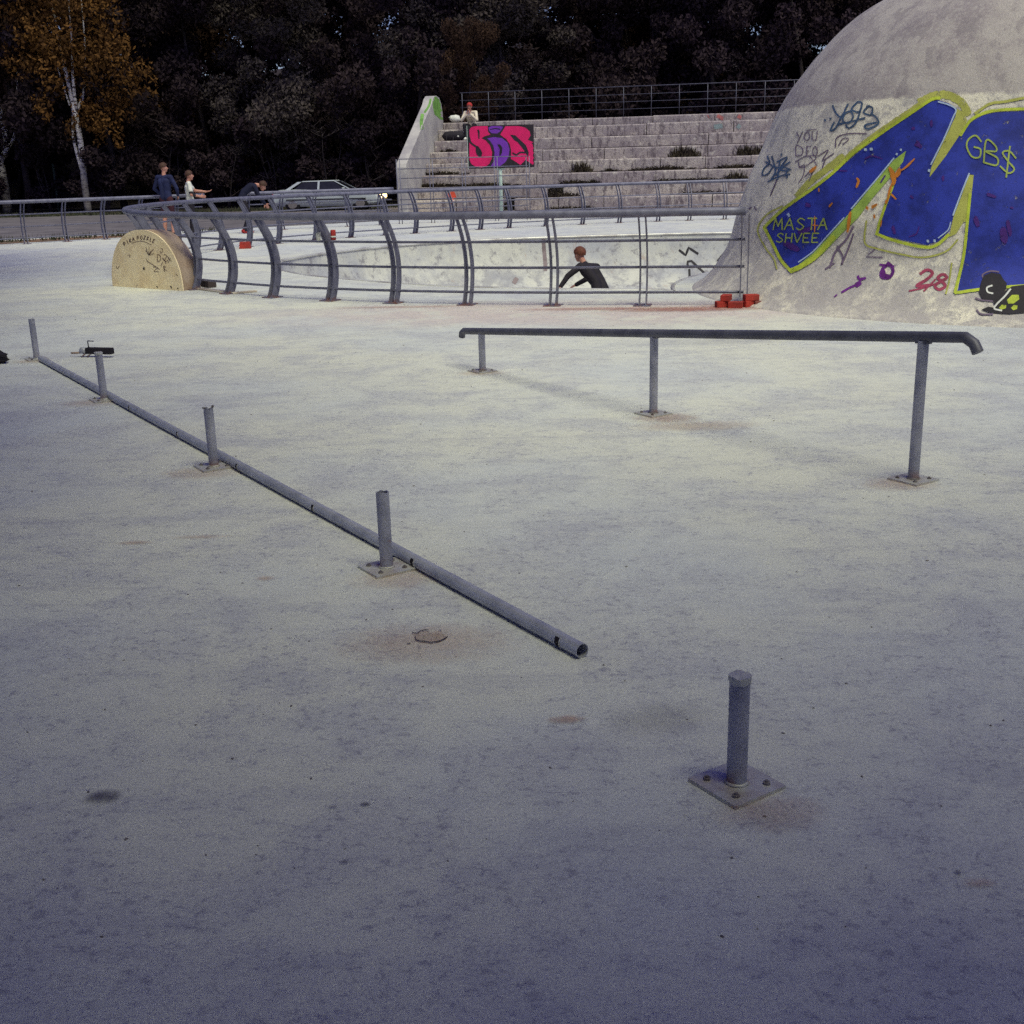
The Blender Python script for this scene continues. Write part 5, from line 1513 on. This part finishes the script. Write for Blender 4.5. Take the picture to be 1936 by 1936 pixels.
def quadbox(name, pts, th, mat, par):       # thin shell panel from an outline in 3-D
    P = [Vector(p) for p in pts]; nn = (P[1] - P[0]).cross(P[2] - P[0]).normalized() * th
    m_ = MB(); k_ = len(P); m_.add([p - nn for p in P] + [p + nn for p in P], [tuple(range(k_)), tuple(reversed(range(k_, 2 * k_)))] + [(i, (i + 1) % k_, (i + 1) % k_ + k_, i + k_) for i in range(k_)])
    return m_.build(name, mat, par)
zb_, zr_ = .935, 1.36
bw, rw = .735, .56
A0, A1, B1, B0 = (-1.52, zb_), (-.92, zr_ - .02), (.28, zr_), (.98, zb_ - .03)
rf = MB().add([(-.92, -rw, zr_ - .02), (.28, -rw, zr_), (.28, rw, zr_), (-.92, rw, zr_ - .02), (-.98, -rw - .03, zr_ - .06), (.36, -rw - .03, zr_ - .05), (.36, rw + .03, zr_ - .05), (-.98, rw + .03, zr_ - .06)],
     [(0, 1, 2, 3), (0, 1, 5, 4), (1, 2, 6, 5), (2, 3, 7, 6), (3, 0, 4, 7), (4, 5, 6, 7)]).build('roof', MAT['carpaint'], car, bevel=.02)
for s_ in (-1, 1):
    quadbox('side_window', [(-1.30, s_ * (bw - .01), zb_), (.78, s_ * (bw - .01), zb_ - .02), (.30, s_ * (rw + .045), zr_ - .07), (-.90, s_ * (rw + .045), zr_ - .08)], .006, MAT['glass'], car)
    for (x0, x1, w_) in ((.98, .36, .05), (-.28, -.26, .06), (-1.52, -.98, .13)):
        MB().add([(x0 - w_, s_ * bw, zb_ - .01), (x0 + w_ * .3, s_ * bw, zb_ - .01), (x1 + w_ * .3, s_ * (rw + .055), zr_ - .05), (x1 - w_, s_ * (rw + .055), zr_ - .05), (x0 - w_, s_ * (bw - .05), zb_ - .01), (x0 + w_ * .3, s_ * (bw - .05), zb_ - .01), (x1 + w_ * .3, s_ * (rw), zr_ - .05), (x1 - w_, s_ * rw, zr_ - .05)],
             [(0, 1, 2, 3), (4, 5, 6, 7), (0, 1, 5, 4), (1, 2, 6, 5), (2, 3, 7, 6), (3, 0, 4, 7)]).build('pillar', MAT['carpaint'], car)
    for xx in (-.27,): quadbox('door_seam', [(xx, s_ * .862, .32), (xx + .012, s_ * .862, .32), (xx + .012, s_ * .845, .90), (xx, s_ * .845, .90)], .002, MAT['trim'], car)
    for xx in (-.95, .02): MB().box((xx, s_ * .853, .74), (.16, .03, .03)).build('door_handle', MAT['trim'], car, bevel=.006)
    MB().box((.0, s_ * .862, .52), (3.1, .02, .05)).build('rubbing_strip', MAT['trim'], car)
    MB().box((.72, s_ * .92, .98), (.10, .16, .11)).build('mirror', MAT['carpaint'], car, bevel=.02)
    for x in (-1.32, 1.32):
        wh = MB().tube([(x, s_ * .62, .30), (x, s_ * .66, .30), (x, s_ * .80, .30), (x, s_ * .84, .30)], [.27, .30, .30, .27], 26).build('wheel', MAT['tyre'], car, True)
        MB().tube([(x, s_ * .835, .30), (x, s_ * .852, .30)], [.19, .17], 20).build('rim', MAT['bolt'], wh)
quadbox('rear_window', [(-1.50, -.66, zb_ + .01), (-1.50, .66, zb_ + .01), (-.97, .54, zr_ - .06), (-.97, -.54, zr_ - .06)], .006, MAT['glass'], car)
quadbox('windscreen', [(.96, -.68, zb_ - .02), (.96, .68, zb_ - .02), (.35, .55, zr_ - .05), (.35, -.55, zr_ - .05)], .006, MAT['glass'], car)
kl = N('headlight_lit'); kl.b.inputs['Emission Color'].default_value = (1, .66, .26, 1); kl.b.inputs['Emission Strength'].default_value = 9
MAT['hl'] = kl.fin((.9, .85, .7), .2)
MAT['tl'] = plain('tail_light', (.55, .03, .07), rough=.25, bump=0)
MAT['amber'] = plain('amber_indicator', (.75, .30, .06), rough=.25, bump=0)
for s_ in (-1, 1):
    MB().box((2.08, s_ * .46, .60), (.16, .30, .16)).build('headlight', MAT['hl'], car, bevel=.02)
    MB().box((2.03, s_ * .655, .60), (.14, .10, .11)).build('indicator', MAT['amber'], car, bevel=.02)
    MB().box((-2.04, s_ * .62, .78), (.14, .24, .14)).build('tail_light', MAT['tl'], car, bevel=.02)
for x in (-2.12, 2.12): MB().box((x, 0, .40), (.16, 1.40, .15)).build('bumper', MAT['trim'], car, bevel=.04)

# ------------------------------------------------------------------ big unseen trees added round the camera to darken the near paving
CP = [tree_proto(70 + i, 9.0, 4.3, 4.4, 330, .19, .24, 1, 110, .8) for i in range(2)]
for (x, y, s_, lb) in [(2.7, -6.25, 1.3, 'broad unseen tree added for shade behind the nearest stump'), (-3.7, -4.65, 1.3, 'broad unseen tree added for shade between the others'), (-5.3, 2.2, 1.25, 'broad unseen tree added for shade to the left of the fallen pipe'),
        (9.8, -2.2, 1.2, 'broad unseen tree added for shade to the right of the grind rail'), (-9.3, 9.6, 1.2, 'broad unseen tree added for shade to the left of the cream skate box'), (-12.0, 16.5, 1.3, 'broad unseen tree added for shade beside the railing along the soil strip'),
        (-8.8, -11, 1.3, 'broad unseen tree added for shade in a row behind the camera beside a gap'), (.3, -12.5, 1.35, 'tallest unseen tree added for shade in the row behind the camera'), (9.2, -11, 1.3, 'broad unseen tree added for shade at the end of the row behind the camera'),
        (14.0, 5.0, 1.25, 'broad unseen tree added for shade to the right of the dome')]:
    plant('added_shade_tree', CP[int(abs(x)) % 2], (x, y, 0), s_, x * 2.1, lb, 'tree', MAT['leaf_dark'], MAT['bark'], 'unseen trees added for shade')
